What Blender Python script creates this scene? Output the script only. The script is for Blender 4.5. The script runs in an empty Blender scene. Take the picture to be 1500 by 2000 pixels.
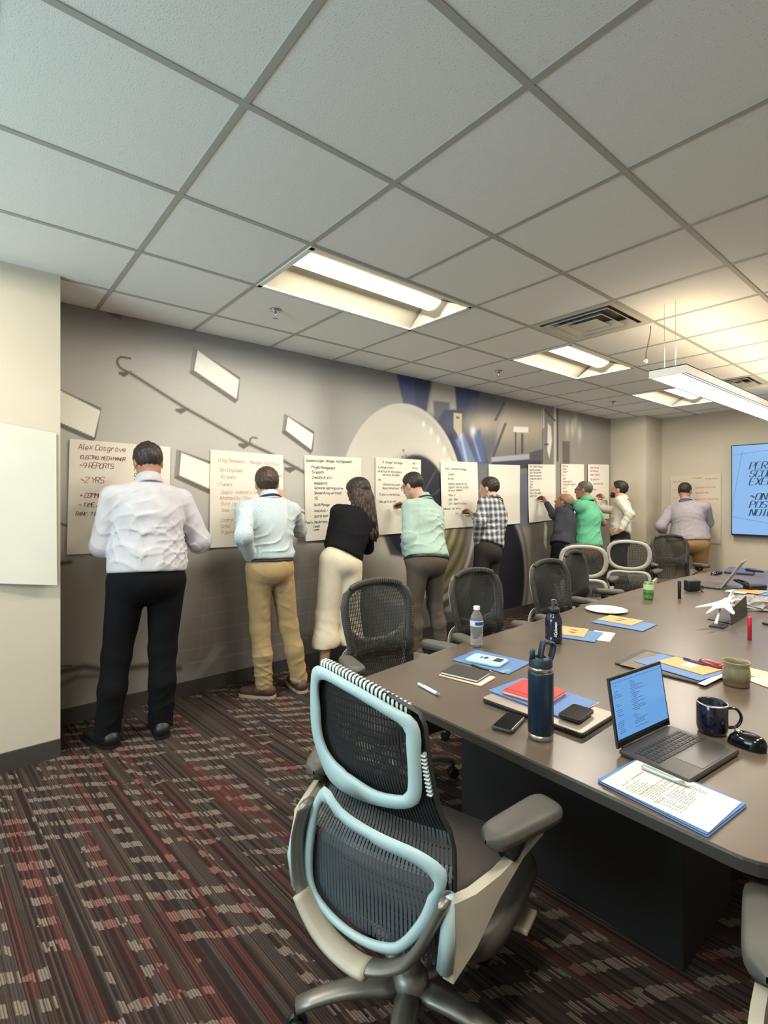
import bpy, bmesh, math, random
import numpy as np
from mathutils import Vector, Matrix
random.seed(7); np.random.seed(7)
SC = bpy.context.scene
COL = SC.collection
PI = math.pi

# ------------------------------------------------------------------ camera
FPX = 989.0; HY = 977.0; CXP = 750.0; CAMZ = 1.45; YAW = math.atan((1932 - 750) / FPX)
cam_d = bpy.data.cameras.new('camera'); cam = bpy.data.objects.new('camera', cam_d); COL.objects.link(cam)
cam.location = (0, 0, CAMZ); cam.rotation_euler = (PI / 2, 0, YAW)
cam_d.sensor_fit = 'VERTICAL'; cam_d.sensor_height = 24.0; cam_d.sensor_width = 18.0
cam_d.lens = FPX * 24.0 / 2000; cam_d.shift_y = -(1000 - HY) / 2000.0
cam_d.clip_start = 0.02
SC.camera = cam

# ------------------------------------------------------------------ world, light, exposure
w = bpy.data.worlds.new('world'); SC.world = w; w.use_nodes = True
bg = w.node_tree.nodes['Background']; bg.inputs[0].default_value = (0.55, 0.75, 1.0, 1); bg.inputs[1].default_value = 1.0
SC.view_settings.view_transform = 'Standard'
SC.view_settings.look = 'None'
SC.view_settings.exposure = -0.12
SC.view_settings.gamma = 1.0
SC.view_settings.use_curve_mapping = False
SC.cycles.max_bounces = 6; SC.cycles.diffuse_bounces = 4; SC.cycles.glossy_bounces = 3
SC.cycles.transmission_bounces = 5; SC.cycles.sample_clamp_indirect = 4.0
SC.cycles.caustics_reflective = False; SC.cycles.caustics_refractive = False
WARM = (1.0, 0.93, 0.81); COOL = (0.62, 0.92, 1.0)
TROFFER_W = 47.0; PENDANT_UP_W = 17.0; PENDANT_DOWN_W = 11.0; WINDOW_W = 110.0

def area_light(name, loc, rot, sx, sy, power, color, spread=PI):
    d = bpy.data.lights.new(name, 'AREA'); d.shape = 'RECTANGLE'; d.size = sx; d.size_y = sy
    d.energy = power; d.color = color; d.spread = spread
    o = bpy.data.objects.new(name, d); o.location = loc; o.rotation_euler = rot; COL.objects.link(o)
    return o
# daylight through the windows behind the photographer
area_light('window_daylight', (-1.75, -2.62, 1.55), (PI / 2 + .55, 0, 0), 2.0, 1.5, WINDOW_W, COOL)

# ------------------------------------------------------------------ helpers
def S(r, g, b, k=1.0):
    def f(c):
        c = c / 255.0
        return c / 12.92 if c <= 0.04045 else ((c + 0.055) / 1.055) ** 2.4
    return (f(r) * k, f(g) * k, f(b) * k, 1.0)

MATS = {}
def mat(name, col, rough=0.6, metal=0.0, noise=0.06, nscale=30.0, bump=0.0, bscale=200.0, emit=None, estr=0.0,
        trans=0.0, ior=1.45, spec=None, coat=0.0, sheen=0.0):
    if name in MATS: return MATS[name]
    m = bpy.data.materials.new(name); m.use_nodes = True
    nt = m.node_tree; b = nt.nodes['Principled BSDF']
    b.inputs['Roughness'].default_value = rough; b.inputs['Metallic'].default_value = metal
    if spec is not None: b.inputs['Specular IOR Level'].default_value = spec
    if trans: b.inputs['Transmission Weight'].default_value = trans; b.inputs['IOR'].default_value = ior
    if coat: b.inputs['Coat Weight'].default_value = coat; b.inputs['Coat Roughness'].default_value = 0.1
    if sheen: b.inputs['Sheen Weight'].default_value = sheen
    tc = nt.nodes.new('ShaderNodeTexCoord')
    if noise > 0:
        n = nt.nodes.new('ShaderNodeTexNoise'); n.inputs['Scale'].default_value = nscale; n.inputs['Detail'].default_value = 3
        nt.links.new(tc.outputs['Object'], n.inputs['Vector'])
        r = nt.nodes.new('ShaderNodeValToRGB')
        r.color_ramp.elements[0].position = 0.3; r.color_ramp.elements[1].position = 0.7
        r.color_ramp.elements[0].color = tuple(max(0, c * (1 - noise)) for c in col[:3]) + (1,)
        r.color_ramp.elements[1].color = tuple(min(1, c * (1 + noise)) for c in col[:3]) + (1,)
        nt.links.new(n.outputs['Fac'], r.inputs['Fac']); nt.links.new(r.outputs['Color'], b.inputs['Base Color'])
    else:
        b.inputs['Base Color'].default_value = col
    if bump > 0:
        n2 = nt.nodes.new('ShaderNodeTexNoise'); n2.inputs['Scale'].default_value = bscale; n2.inputs['Detail'].default_value = 2
        nt.links.new(tc.outputs['Object'], n2.inputs['Vector'])
        bp = nt.nodes.new('ShaderNodeBump'); bp.inputs['Strength'].default_value = bump; bp.inputs['Distance'].default_value = 0.002
        nt.links.new(n2.outputs['Fac'], bp.inputs['Height']); nt.links.new(bp.outputs['Normal'], b.inputs['Normal'])
    if emit is not None:
        b.inputs['Emission Color'].default_value = emit; b.inputs['Emission Strength'].default_value = estr
    MATS[name] = m
    return m

def V(*a): return np.array(a, float)
def nrm(v):
    v = np.asarray(v, float); return v / (np.linalg.norm(v) + 1e-12)

# points of the room seen along a line of sight, on a plane where the thing stands
FW = V(-math.sin(YAW), math.cos(YAW), 0); RT = V(math.cos(YAW), math.sin(YAW), 0)
def ray(u, v):
    return FW + RT * ((u - CXP) / FPX) + V(0, 0, (HY - v) / FPX)
C0 = V(0, 0, CAMZ)
def onz(u, v, z): D = ray(u, v); return C0 + D * ((z - CAMZ) / D[2])
def onx(u, v, x): D = ray(u, v); return C0 + D * (x / D[0])
def ony(u, v, y): D = ray(u, v); return C0 + D * (y / D[1])

class MB:
    """collects geometry and links it as ONE mesh object"""
    def __init__(self): self.v = []; self.f = []; self.mi = []; self.m = 0
    def add(self, vs, fs):
        n = len(self.v); self.v.extend([tuple(map(float, p)) for p in vs])
        self.f.extend([tuple(n + i for i in f) for f in fs]); self.mi.extend([self.m] * len(fs))
        return self
    def box(self, c, s, R=None, bev=0.0):
        bm = bmesh.new(); bmesh.ops.create_cube(bm, size=1.0)
        for q in bm.verts: q.co = Vector((q.co.x * s[0], q.co.y * s[1], q.co.z * s[2]))
        if bev > 0: bmesh.ops.bevel(bm, geom=list(bm.edges), offset=bev, segments=2, profile=0.5, affect='EDGES')
        self._bm(bm, c, R); return self
    def _bm(self, bm, c, R=None):
        bm.verts.index_update()
        vs = [np.array(q.co) for q in bm.verts]
        if R is not None: vs = [R @ p for p in vs]
        self.add([p + np.asarray(c, float) for p in vs], [[q.index for q in f.verts] for f in bm.faces]); bm.free()
    def tube(self, pts, r, seg=8, closed=False, up=None, flat=None, caps=True):
        P = [np.asarray(p, float) for p in pts]; n = len(P)
        if np.isscalar(r): r = [r] * n
        rings = []
        pu = None
        for i in range(n):
            if closed: t = P[(i + 1) % n] - P[i - 1]
            else: t = P[min(i + 1, n - 1)] - P[max(i - 1, 0)]
            t = nrm(t)
            if up is not None: u = np.asarray(up[i] if isinstance(up, list) else up, float)
            elif pu is None: u = V(0, 0, 1) if abs(t[2]) < 0.9 else V(1, 0, 0)
            else: u = pu
            s = nrm(np.cross(t, u)); u = np.cross(s, t); pu = u
            a, b = (1, 1) if flat is None else flat
            rings.append([P[i] + s * (math.cos(k * 2 * PI / seg) * r[i] * a) + u * (math.sin(k * 2 * PI / seg) * r[i] * b) for k in range(seg)])
        vs = [p for g in rings for p in g]; fs = []
        m = n if closed else n - 1
        for i in range(m):
            j = (i + 1) % n
            for k in range(seg):
                l = (k + 1) % seg; fs.append((i * seg + k, i * seg + l, j * seg + l, j * seg + k))
        if caps and not closed:
            fs.append(tuple(reversed(range(seg)))); fs.append(tuple((n - 1) * seg + k for k in range(seg)))
        return self.add(vs, fs)
    def lathe(self, prof, c=(0, 0, 0), seg=24, R=None, sx=1.0, sy=1.0, close=False, caps=True):
        vs = []; fs = []; n = len(prof)
        for r, z in prof:
            for k in range(seg):
                a = 2 * PI * k / seg; vs.append(V(r * math.cos(a) * sx, r * math.sin(a) * sy, z))
        if R is not None: vs = [R @ p for p in vs]
        vs = [p + np.asarray(c, float) for p in vs]
        for i in range(n if close else n - 1):
            j = (i + 1) % n
            for k in range(seg):
                l = (k + 1) % seg; fs.append((i * seg + k, i * seg + l, j * seg + l, j * seg + k))
        if not close and caps:
            if prof[0][0] > 1e-4: fs.append(tuple(reversed(range(seg))))
            if prof[-1][0] > 1e-4: fs.append(tuple((n - 1) * seg + k for k in range(seg)))
        return self.add(vs, fs)
    def prism(self, poly, z0, z1, base=None):
        """poly: list of 2-D or 3-D points; extruded from z0 to z1 (absolute) or along base vector"""
        n = len(poly)
        if base is None:
            a = [(p[0], p[1], z0) for p in poly]; b = [(p[0], p[1], z1) for p in poly]
        else:
            a = [np.asarray(p, float) for p in poly]; b = [np.asarray(p, float) + base for p in poly]
        fs = [tuple(reversed(range(n))), tuple(range(n, 2 * n))] + [(i, (i + 1) % n, n + (i + 1) % n, n + i) for i in range(n)]
        return self.add(a + b, fs)
    def grid(self, P, flip=False):
        """P: array (n,m,3)"""
        n, m = len(P), len(P[0]); vs = [P[i][j] for i in range(n) for j in range(m)]; fs = []
        for i in range(n - 1):
            for j in range(m - 1):
                q = (i * m + j, i * m + j + 1, (i + 1) * m + j + 1, (i + 1) * m + j)
                fs.append(tuple(reversed(q)) if flip else q)
        return self.add(vs, fs)
    def build(self, name, material, parent=None, smooth=False, loc=None, autos=None):
        o0 = V(0, 0, 0)
        if parent is not None:
            p = parent
            while p is not None: o0 = o0 + np.array(p.location); p = p.parent
        if loc is not None and parent is None: o0 = np.asarray(loc, float)
        me = bpy.data.meshes.new(name)
        me.from_pydata([tuple(np.asarray(p) - o0) for p in self.v], [], self.f); me.validate()
        ms = material if isinstance(material, (list, tuple)) else [material]
        for mm in ms: me.materials.append(mm)
        if len(ms) > 1 and len(me.polygons) == len(self.mi): me.polygons.foreach_set('material_index', self.mi)
        if smooth:
            me.polygons.foreach_set('use_smooth', [True] * len(me.polygons))
            if autos: me.set_sharp_from_angle(angle=math.radians(autos))
        o = bpy.data.objects.new(name, me); COL.objects.link(o)
        if parent is not None: o.parent = parent
        elif loc is not None: o.location = loc
        return o

def tag(o, label=None, cat=None, group=None, kind=None):
    if label: o['label'] = label
    if cat: o['category'] = cat
    if group: o['group'] = group
    if kind: o['kind'] = kind
    return o
def thing(name, label, cat, loc, group=None):
    o = bpy.data.objects.new(name, None); o.empty_display_size = 0.1; COL.objects.link(o); o.location = tuple(map(float, loc))
    return tag(o, label, cat, group)
def dup(root, loc, rotz, label, group=None):
    r = root.copy(); COL.objects.link(r); r.location = loc; r.rotation_euler = (0, 0, rotz); r['label'] = label
    if group: r['group'] = group
    for ch in list(root.children):
        c = ch.copy(); COL.objects.link(c); c.parent = r
        for g in list(ch.children):
            d = g.copy(); COL.objects.link(d); d.parent = c
    return r

# ------------------------------------------------------------------ stroke lettering
GL = {}
for line in """A 00264 0;1232|B 0006364533030333424130 00|C 4536160501103041|D 000626444220 00|E 46060040;0333|F 460600;0333|G 45361605011030414323|H 0006;4640;0343|I 2620|J 4641301001|K 0006;460340|L 060040|M 0006234640|N 00064046|O 160501103041453616|P 00063645443303|Q 160501103041453616;2240|R 00063645443303;2340|S 453616050413334241301001|T 0646;2620|U 060110304146|V 062046|W 0610233046|X 0640;4600|Y 062346;2320|Z 06460040
a 341403011020 32;343140|b 0006;0213243331201001|c 3324140301102031|d 3630;3224140301102032|e 023233241403011020 31|f 35261510;0434|g 3324140301102032;343y2z1z0y|h 0006;0314243330|i 1410;1516|j 242z1z0y;2526|k 0006;340230|l 16112 0|m 0400;0314232 0;23344340|n 0400;0314243330|o 140301102031332414|p 040z;0314243331201001|q 3324140301102032;343z|r 0400;021424 33|s 332414031222312010 01|t 16112030;0434|u 0401102032;3430|v 042044|w 0410223044|x 0430;3400|y 0421;441z|z 04340030
0 160501103041453616|1 052620|2 051646453300 40|3 0616464433;3342413010 01|4 300602 42|5 46060334424130 1001|6 36160501103041423303|7 064620|8 160504133342413010010213 4445361 6|9 4433130405163645443020|+ 2125;0343|- 0343|~ 03142332 43|. 1011|, 111y|/ 0046|( 26141120|) 16343110|: 1314;1011|* 1213|' 1516|& 40051626030110 42""".replace('\n', '|').split('|'):
    k, s = line[0], line[2:].replace(' ', '')
    GL[k] = [[(int(st[i]), {'y': -1, 'z': -2}.get(st[i + 1], None) if st[i + 1] in 'yz' else int(st[i + 1])) for i in range(0, len(st) - 1, 2)] for st in s.split(';')]
NARROW = set("iljft1I.,:'()*")
def smooth_poly(pts, n=3):
    if len(pts) < 3: return [np.array(p, float) for p in pts]
    P = [np.array(p, float) for p in pts]; P = [2 * P[0] - P[1]] + P + [2 * P[-1] - P[-2]]; out = []
    for i in range(1, len(P) - 2):
        for k in range(n):
            t = k / n
            out.append(0.5 * (2 * P[i] + (P[i + 1] - P[i - 1]) * t + (2 * P[i - 1] - 5 * P[i] + 4 * P[i + 1] - P[i + 2]) * t * t + (3 * P[i] - P[i - 1] - 3 * P[i + 1] + P[i + 2]) * t ** 3))
    out.append(P[-2]); return out
def ribbon(mb, pts, org, rv, uv, width, contrast=None):
    L = []; n = len(pts)
    for i in range(n):
        t = pts[min(i + 1, n - 1)] - pts[max(i - 1, 0)]; l = np.linalg.norm(t) + 1e-9; t = t / l
        wd = width if contrast is None else contrast[0] + (contrast[1] - contrast[0]) * abs(t[1]) ** 1.3
        q = np.array([-t[1], t[0]]) * wd / 2
        for p in (pts[i] + q, pts[i] - q): L.append(org + rv * p[0] + uv * p[1])
    mb.add(L, [(2 * i, 2 * i + 1, 2 * i + 3, 2 * i + 2) for i in range(n - 1)])
def write(mb, text, org, rv, uv, size, width, slant=0.1, jit=0.0, space=1.0, sm=2, rnd=random, contrast=None, rise=0.0):
    """single-stroke lettering: size = cap height in metres"""
    k = size / 6.0; x = 0.0
    for ch in text:
        if ch in GL:
            if ch in NARROW: x -= 0.6
            dy = rnd.uniform(-1, 1) * jit; sc = 1 + rnd.uniform(-1, 1) * jit * 0.25
            for st in GL[ch]:
                P = [np.array([(x + (px * 0.85 + slant * py) * sc + rnd.uniform(-1, 1) * jit * .3) * k, (py * sc + dy + rnd.uniform(-1, 1) * jit * .3 + rise * x) * k]) for px, py in st]
                ribbon(mb, smooth_poly(P, sm), org, rv, uv, width, contrast)
            x += (3.4 if ch in NARROW else 4.7 if ch not in 'mMwW' else 5.2) * space
        else: x += 2.6 * space
    return x * k

# ================================================================== the room
WX = -3.84            # mural wall
FARY = 8.45; ENDY = 7.88; CZ = 2.72; BACKY = -2.6; RIGHTX = 2.6; JX = -3.38; JY = 0.435
def node_mat(name):
    m = bpy.data.materials.new(name); m.use_nodes = True; MATS[name] = m
    return m, m.node_tree, m.node_tree.nodes['Principled BSDF']

def carpet_material():
    m, nt, b = node_mat('striped_carpet'); N = nt.nodes; Lk = nt.links.new
    tc = N.new('ShaderNodeTexCoord'); sep = N.new('ShaderNodeSeparateXYZ'); Lk(tc.outputs['Object'], sep.inputs[0])
    def math_(op, a, b_=None, c=None):
        n = N.new('ShaderNodeMath'); n.operation = op
        for i, x in enumerate((a, b_, c)):
            if x is None: continue
            if isinstance(x, (int, float)): n.inputs[i].default_value = x
            else: Lk(x, n.inputs[i])
        return n.outputs[0]
    X, Y0 = sep.outputs[0], sep.outputs[1]
    Y = math_('ADD', Y0, math_('MULTIPLY', X, -0.07))
    def white(sock, seed=0.0, dim='1D', sock2=None):
        n = N.new('ShaderNodeTexWhiteNoise')
        if sock2 is None: n.noise_dimensions = '1D'; Lk(math_('ADD', sock, seed), n.inputs['W'])
        else:
            n.noise_dimensions = '2D'; c = N.new('ShaderNodeCombineXYZ'); Lk(math_('ADD', sock, seed), c.inputs[0]); Lk(sock2, c.inputs[1]); Lk(c.outputs[0], n.inputs['Vector'])
        return n.outputs['Value']
    fine = math_('FLOOR', math_('DIVIDE', Y, 0.0078))         # a yarn row
    strip = math_('FLOOR', math_('DIVIDE', Y, 0.034))        # a band of rows
    slab = math_('FLOOR', math_('DIVIDE', Y, 0.46))          # a carpet plank
    r1 = white(fine); r2 = white(strip, 31.3); r3 = white(slab, 77.7)
    xs = math_('ADD', X, math_('MULTIPLY', r3, 1.7))
    seg = white(math_('FLOOR', math_('DIVIDE', math_('ADD', xs, math_('MULTIPLY', r2, .9)), 0.62)), 5.0, sock2=strip)
    # ragged light dashes: slanting bands, broken row by row
    band = math_('FRACT', math_('ADD', math_('DIVIDE', xs, 0.125), math_('ADD', math_('MULTIPLY', Y, -5.0), math_('MULTIPLY', r1, 0.12))))
    nz = N.new('ShaderNodeTexNoise'); nz.inputs['Scale'].default_value = 2.6; nz.inputs['Detail'].default_value = 1; Lk(tc.outputs['Object'], nz.inputs['Vector'])
    dash = math_('MULTIPLY', math_('LESS_THAN', band, math_('MULTIPLY', nz.outputs['Fac'], 0.72)), math_('GREATER_THAN', white(fine, 9.0, sock2=math_('FLOOR', math_('DIVIDE', xs, 0.125))), 0.22))
    dash = math_('MULTIPLY', dash, math_('GREATER_THAN', white(math_('FLOOR', math_('DIVIDE', xs, 0.31)), 3.0, sock2=math_('FLOOR', math_('DIVIDE', Y, 0.068))), 0.34))
    def mix(f, a, b_):
        n = N.new('ShaderNodeMix'); n.data_type = 'RGBA'
        if isinstance(f, (int, float)): n.inputs[0].default_value = f
        else: Lk(f, n.inputs[0])
        for i, x in ((6, a), (7, b_)):
            if isinstance(x, tuple): n.inputs[i].default_value = x
            else: Lk(x, n.inputs[i])
        return n.outputs[2]
    base = mix(r1, S(62, 50, 45), S(92, 76, 68))
    base = mix(math_('MULTIPLY', math_('GREATER_THAN', seg, 0.62), 0.55), base, S(74, 68, 66))
    base = mix(math_('MULTIPLY', math_('LESS_THAN', seg, 0.15), 0.55), base, S(96, 46, 44))
    base = mix(math_('MULTIPLY', math_('LESS_THAN', white(fine, 55.0), 0.22), 0.8), base, S(38, 30, 30))
    col = mix(math_('MULTIPLY', dash, 0.72), base, mix(math_('LESS_THAN', seg, 0.15), S(150, 134, 120), S(150, 104, 94)))
    seam = math_('LESS_THAN', math_('FRACT', math_('DIVIDE', Y, 0.0078)), 0.36)                 # gap between yarn rows
    col = mix(math_('MULTIPLY', seam, 0.55), col, S(44, 35, 32))
    seam2 = math_('LESS_THAN', math_('FRACT', math_('DIVIDE', Y, 0.034)), 0.10)
    col = mix(math_('MULTIPLY', seam2, 0.7), col, S(34, 27, 26))
    n3 = N.new('ShaderNodeTexNoise'); n3.inputs['Scale'].default_value = 420; Lk(tc.outputs['Object'], n3.inputs['Vector'])
    col = mix(math_('MULTIPLY', n3.outputs['Fac'], 0.35), col, S(40, 34, 32))
    Lk(col, b.inputs['Base Color']); b.inputs['Roughness'].default_value = 0.95; b.inputs['Specular IOR Level'].default_value = 0.1
    bp = N.new('ShaderNodeBump'); bp.inputs['Strength'].default_value = 0.6; bp.inputs['Distance'].default_value = 0.004
    Lk(math_('ADD', n3.outputs['Fac'], math_('MULTIPLY', r1, 0.5)), bp.inputs['Height']); Lk(bp.outputs['Normal'], b.inputs['Normal'])
    return m

def tile_material():
    m, nt, b = node_mat('mineral_ceiling_tile'); N = nt.nodes; Lk = nt.links.new
    tc = N.new('ShaderNodeTexCoord'); v = N.new('ShaderNodeTexNoise'); v.inputs['Scale'].default_value = 190; v.inputs['Detail'].default_value = 2
    Lk(tc.outputs['Object'], v.inputs['Vector'])
    r = N.new('ShaderNodeValToRGB'); r.color_ramp.elements[0].position = 0.30; r.color_ramp.elements[1].position = 0.38
    r.color_ramp.elements[0].color = S(206, 206, 203); r.color_ramp.elements[1].color = S(236, 236, 233)
    Lk(v.outputs['Fac'], r.inputs['Fac']); Lk(r.outputs['Color'], b.inputs['Base Color'])
    b.inputs['Roughness'].default_value = 0.9
    bp = N.new('ShaderNodeBump'); bp.inputs['Strength'].default_value = 0.25; bp.inputs['Distance'].default_value = 0.003
    Lk(v.outputs['Fac'], bp.inputs['Height']); Lk(bp.outputs['Normal'], b.inputs['Normal'])
    return m

M_carpet = carpet_material(); M_tile = tile_material()
M_wall = mat('beige_wall_paint', S(198, 188, 170), 0.75, noise=0.015, nscale=4, bump=0.06, bscale=300)
M_tee = mat('ceiling_tee_paint', S(172, 170, 164), 0.6, noise=0.01)
M_base = mat('dark_rubber_baseboard', S(62, 58, 55), 0.55, noise=0.05)
M_white = mat('white_enamel', S(232, 230, 222), 0.4, noise=0.01)
M_black = mat('black_plastic', S(24, 24, 26), 0.45, noise=0.05)
M_chrome = mat('chrome', S(200, 200, 200), 0.15, 1.0, noise=0.02)

def shell(name, mb, m, **k): return tag(mb.build(name, m, **k), kind='structure')
fl = MB(); fl.box((-0.62, 2.92, -0.05), (6.6, 11.3, 0.1)); shell('floor', fl, M_carpet)
shell('wall_left_front', MB().box(((JX - 4.0) / 2, (BACKY + JY) / 2, CZ / 2 + 0.05), (-4.0 - JX if JX < -4 else JX + 4.0, JY - BACKY, CZ + 0.1)), M_wall)
shell('wall_column', MB().box((-3.63, (ENDY + FARY) / 2, CZ / 2 + 0.05), (0.66, FARY - ENDY, CZ + 0.1)), M_wall)
shell('wall_far', MB().box((-0.62, FARY + 0.06, CZ / 2 + 0.05), (6.7, 0.12, CZ + 0.1)), M_wall)
shell('wall_right', MB().box((RIGHTX + 0.06, 2.92, CZ / 2 + 0.05), (0.12, 11.3, CZ + 0.1)), M_wall)
# the wall behind the photographer, with two window openings
wb = MB(); YB = BACKY - 0.06
wb.box((-0.6, YB, 0.4), (6.6, 0.12, 0.8)); wb.box((-0.6, YB, 2.56), (6.6, 0.12, 0.42))
wb.box((-3.45, YB, 1.575), (1.2, 0.12, 1.55)); wb.box((1.2, YB, 1.575), (3.4, 0.12, 1.55))
shell('wall_behind', wb, M_wall)
wf = MB()
for x in (-2.83, -1.67, -.52): wf.box((x, YB, 1.575), (0.05, 0.08, 1.55))
for z in (0.82, 2.33): wf.box((-1.67, YB, z), (2.3, 0.08, 0.04))
shell('window_1', wf, M_white)
# baseboards
bb = MB(); bb.box((WX + 0.006, (JY + ENDY) / 2, 0.05), (0.012, ENDY - JY, 0.10)); shell('baseboard_left', bb, M_base)
bb = MB(); bb.box((JX + 0.006, (BACKY + JY) / 2, 0.05), (0.012, JY - BACKY, 0.10)); shell('baseboard_left_front', bb, M_base)
bb = MB(); bb.box((-0.35, FARY - 0.006, 0.05), (5.9, 0.012, 0.10)); bb.box((-3.575, ENDY - 0.006, 0.05), (0.55, 0.012, 0.10)); bb.box((-3.294, (ENDY + FARY) / 2, 0.05), (0.012, FARY - ENDY, 0.10)); shell('baseboard_far', bb, M_base)

# ------------------------------------------------------------------ ceiling grid
GX = [2.25, 1.62, 0.99, 0.36, -0.275, -0.905, -1.535, -2.165, -2.79, -3.42]
GY = [-2.48, -1.85, -1.21, -0.575, 0.06, 0.70, 1.335, 1.97, 2.59, 3.19, 3.79, 4.375, 4.96, 5.56, 6.17, 6.79, 7.42, 8.03]
XE = [RIGHTX] + GX + [WX]; YE = [BACKY] + GY + [FARY]
tee = MB()
tee.box(((RIGHTX + WX) / 2, (BACKY + FARY) / 2, CZ + 0.33), (RIGHTX - WX + 0.3, FARY - BACKY + 0.3, 0.04))
ceil = shell('ceiling', tee, M_tee)
TROFF = [(7, 6), (7, 10), (7, 14), (7, 2), (3, 2), (3, 6), (3, 10), (3, 14)]   # (GX index of the near side, GY index of the near end)
holes = set()
for i, j in TROFF: holes.add((i + 1, j + 1)); holes.add((i + 1, j + 2))
VENTS = [(6, 9), (6, 14)]
for i, j in VENTS: holes.add((i + 1, j + 1))
TE = MB()
for x in GX: TE.box((x, (BACKY + FARY) / 2, CZ + 0.004), (0.024, FARY - BACKY, 0.006))
for j, y in enumerate(GY):
    cut = [i for i, jj in TROFF if jj + 1 == j]                      # a troffer spans two cells: no tee across it
    xs_ = [RIGHTX] + [v for i in sorted(cut) for v in (GX[i], GX[i + 1])] + [WX]
    for a, b_ in zip(xs_[0::2], xs_[1::2]): TE.box(((a + b_) / 2, y, CZ + 0.0045), (a - b_, 0.024, 0.006))
te = TE.build('ceiling_tee_grid', M_tee, ceil)
tile_me = {}
for i in range(len(XE) - 1):
    for j in range(len(YE) - 1):
        if (i, j) in holes: continue
        x1, x0, y0, y1 = XE[i], XE[i + 1], YE[j], YE[j + 1]
        key = (round(x1 - x0, 2), round(y1 - y0, 2))
        if key not in tile_me:
            t_ = MB().box((0, 0, 0.013), (key[0] - 0.008, key[1] - 0.008, 0.016), bev=0.003)
            o = t_.build('ceiling_tile', M_tile); tile_me[key] = o.data; bpy.data.objects.remove(o)
        o = bpy.data.objects.new('ceiling_tile', tile_me[key]); COL.objects.link(o); o.parent = ceil
        o.location = ((x0 + x1) / 2, (y0 + y1) / 2, CZ)

# ------------------------------------------------------------------ recessed lights
M_lens = mat('lit_troffer_lens', S(255, 244, 214), 0.5, noise=0, emit=(1.0, 0.86, 0.60, 1), estr=5.0)
M_refl = mat('troffer_reflector', S(156, 150, 134), 0.5, noise=0.01)
TLAB = {(7, 6): 'long recessed troffer light nearest the camera, over the man in black trousers', (7, 10): 'recessed troffer light in the middle of its row, beside the square air vent',
        (7, 14): 'small far recessed troffer light under the hanging linear lamp', (7, 2): 'recessed troffer light behind the camera, on the side of the papered wall',
        (3, 2): 'recessed troffer light behind the camera, on the side away from the papered wall', (3, 6): 'recessed troffer light out of view right, level with the near table end',
        (3, 10): 'recessed troffer light out of view right, over the middle of the table', (3, 14): 'recessed troffer light out of view right, near the screen wall'}
def troffer(i, j):
    x1, x0, y0, y1 = GX[i], GX[i + 1], GY[j], GY[j + 2]
    cx, cy = (x0 + x1) / 2, (y0 + y1) / 2; w_, l_ = (x1 - x0) - 0.02, (y1 - y0) - 0.02
    t = thing('ceiling_light', TLAB[(i, j)], 'ceiling light', (cx, cy, CZ), 'recessed troffer lights')
    f = MB()
    for sx in (-1, 1): f.box((cx + sx * (w_ / 2 - 0.012), cy, CZ - 0.001), (0.028, l_, 0.010))
    for sy in (-1, 1): f.box((cx, cy + sy * (l_ / 2 - 0.012), CZ - 0.001), (w_, 0.028, 0.010))
    f.build('light_frame', M_white, t)
    h, lw = 0.085, 0.088
    for sx in (-1, 1):
        r = MB(); P = []
        for q in range(9):
            a = q / 8; xx = sx * (w_ / 2 - 0.02 - (w_ / 2 - 0.02 - lw) * a); zz = CZ + 0.004 + h * math.sin(a * PI / 2) ** 0.9
            P.append([(cx + xx, cy - l_ / 2 + 0.02, zz), (cx + xx, cy + l_ / 2 - 0.02, zz)])
        r.grid(P, sx > 0); r.build('reflector', M_refl, t, smooth=True)
    for sy in (-1, 1):
        e = MB(); e.add([(cx - w_ / 2 + 0.02, cy + sy * (l_ / 2 - 0.02), CZ + 0.003), (cx + w_ / 2 - 0.02, cy + sy * (l_ / 2 - 0.02), CZ + 0.003),
                         (cx + lw, cy + sy * (l_ / 2 - 0.075), CZ + h), (cx - lw, cy + sy * (l_ / 2 - 0.075), CZ + h)], [(0, 1, 2, 3)])
        e.build('end_plate', M_refl, t)
    ln = MB(); P = []
    for q in range(9):
        a = -1 + 2 * q / 8; P.append([(cx + a * lw, cy - l_ / 2 + 0.07, CZ + h - 0.035 * (1 - a * a)), (cx + a * lw, cy + l_ / 2 - 0.07, CZ + h - 0.035 * (1 - a * a))])
    ln.grid(P); ln.build('lens', M_lens, t, smooth=True)
    bx = MB(); bx.box((cx, cy, CZ + 0.13), (w_, l_, 0.01)); bx.build('housing', M_white, t)
    for sx in (-1, 1): area_light('troffer_lamp', (cx + sx * lw * .5, cy, CZ + 0.022), (0, -sx * .45, 0), lw * .9, l_ - 0.16, TROFFER_W / 2, WARM)
for i, j in TROFF: troffer(i, j)

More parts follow.
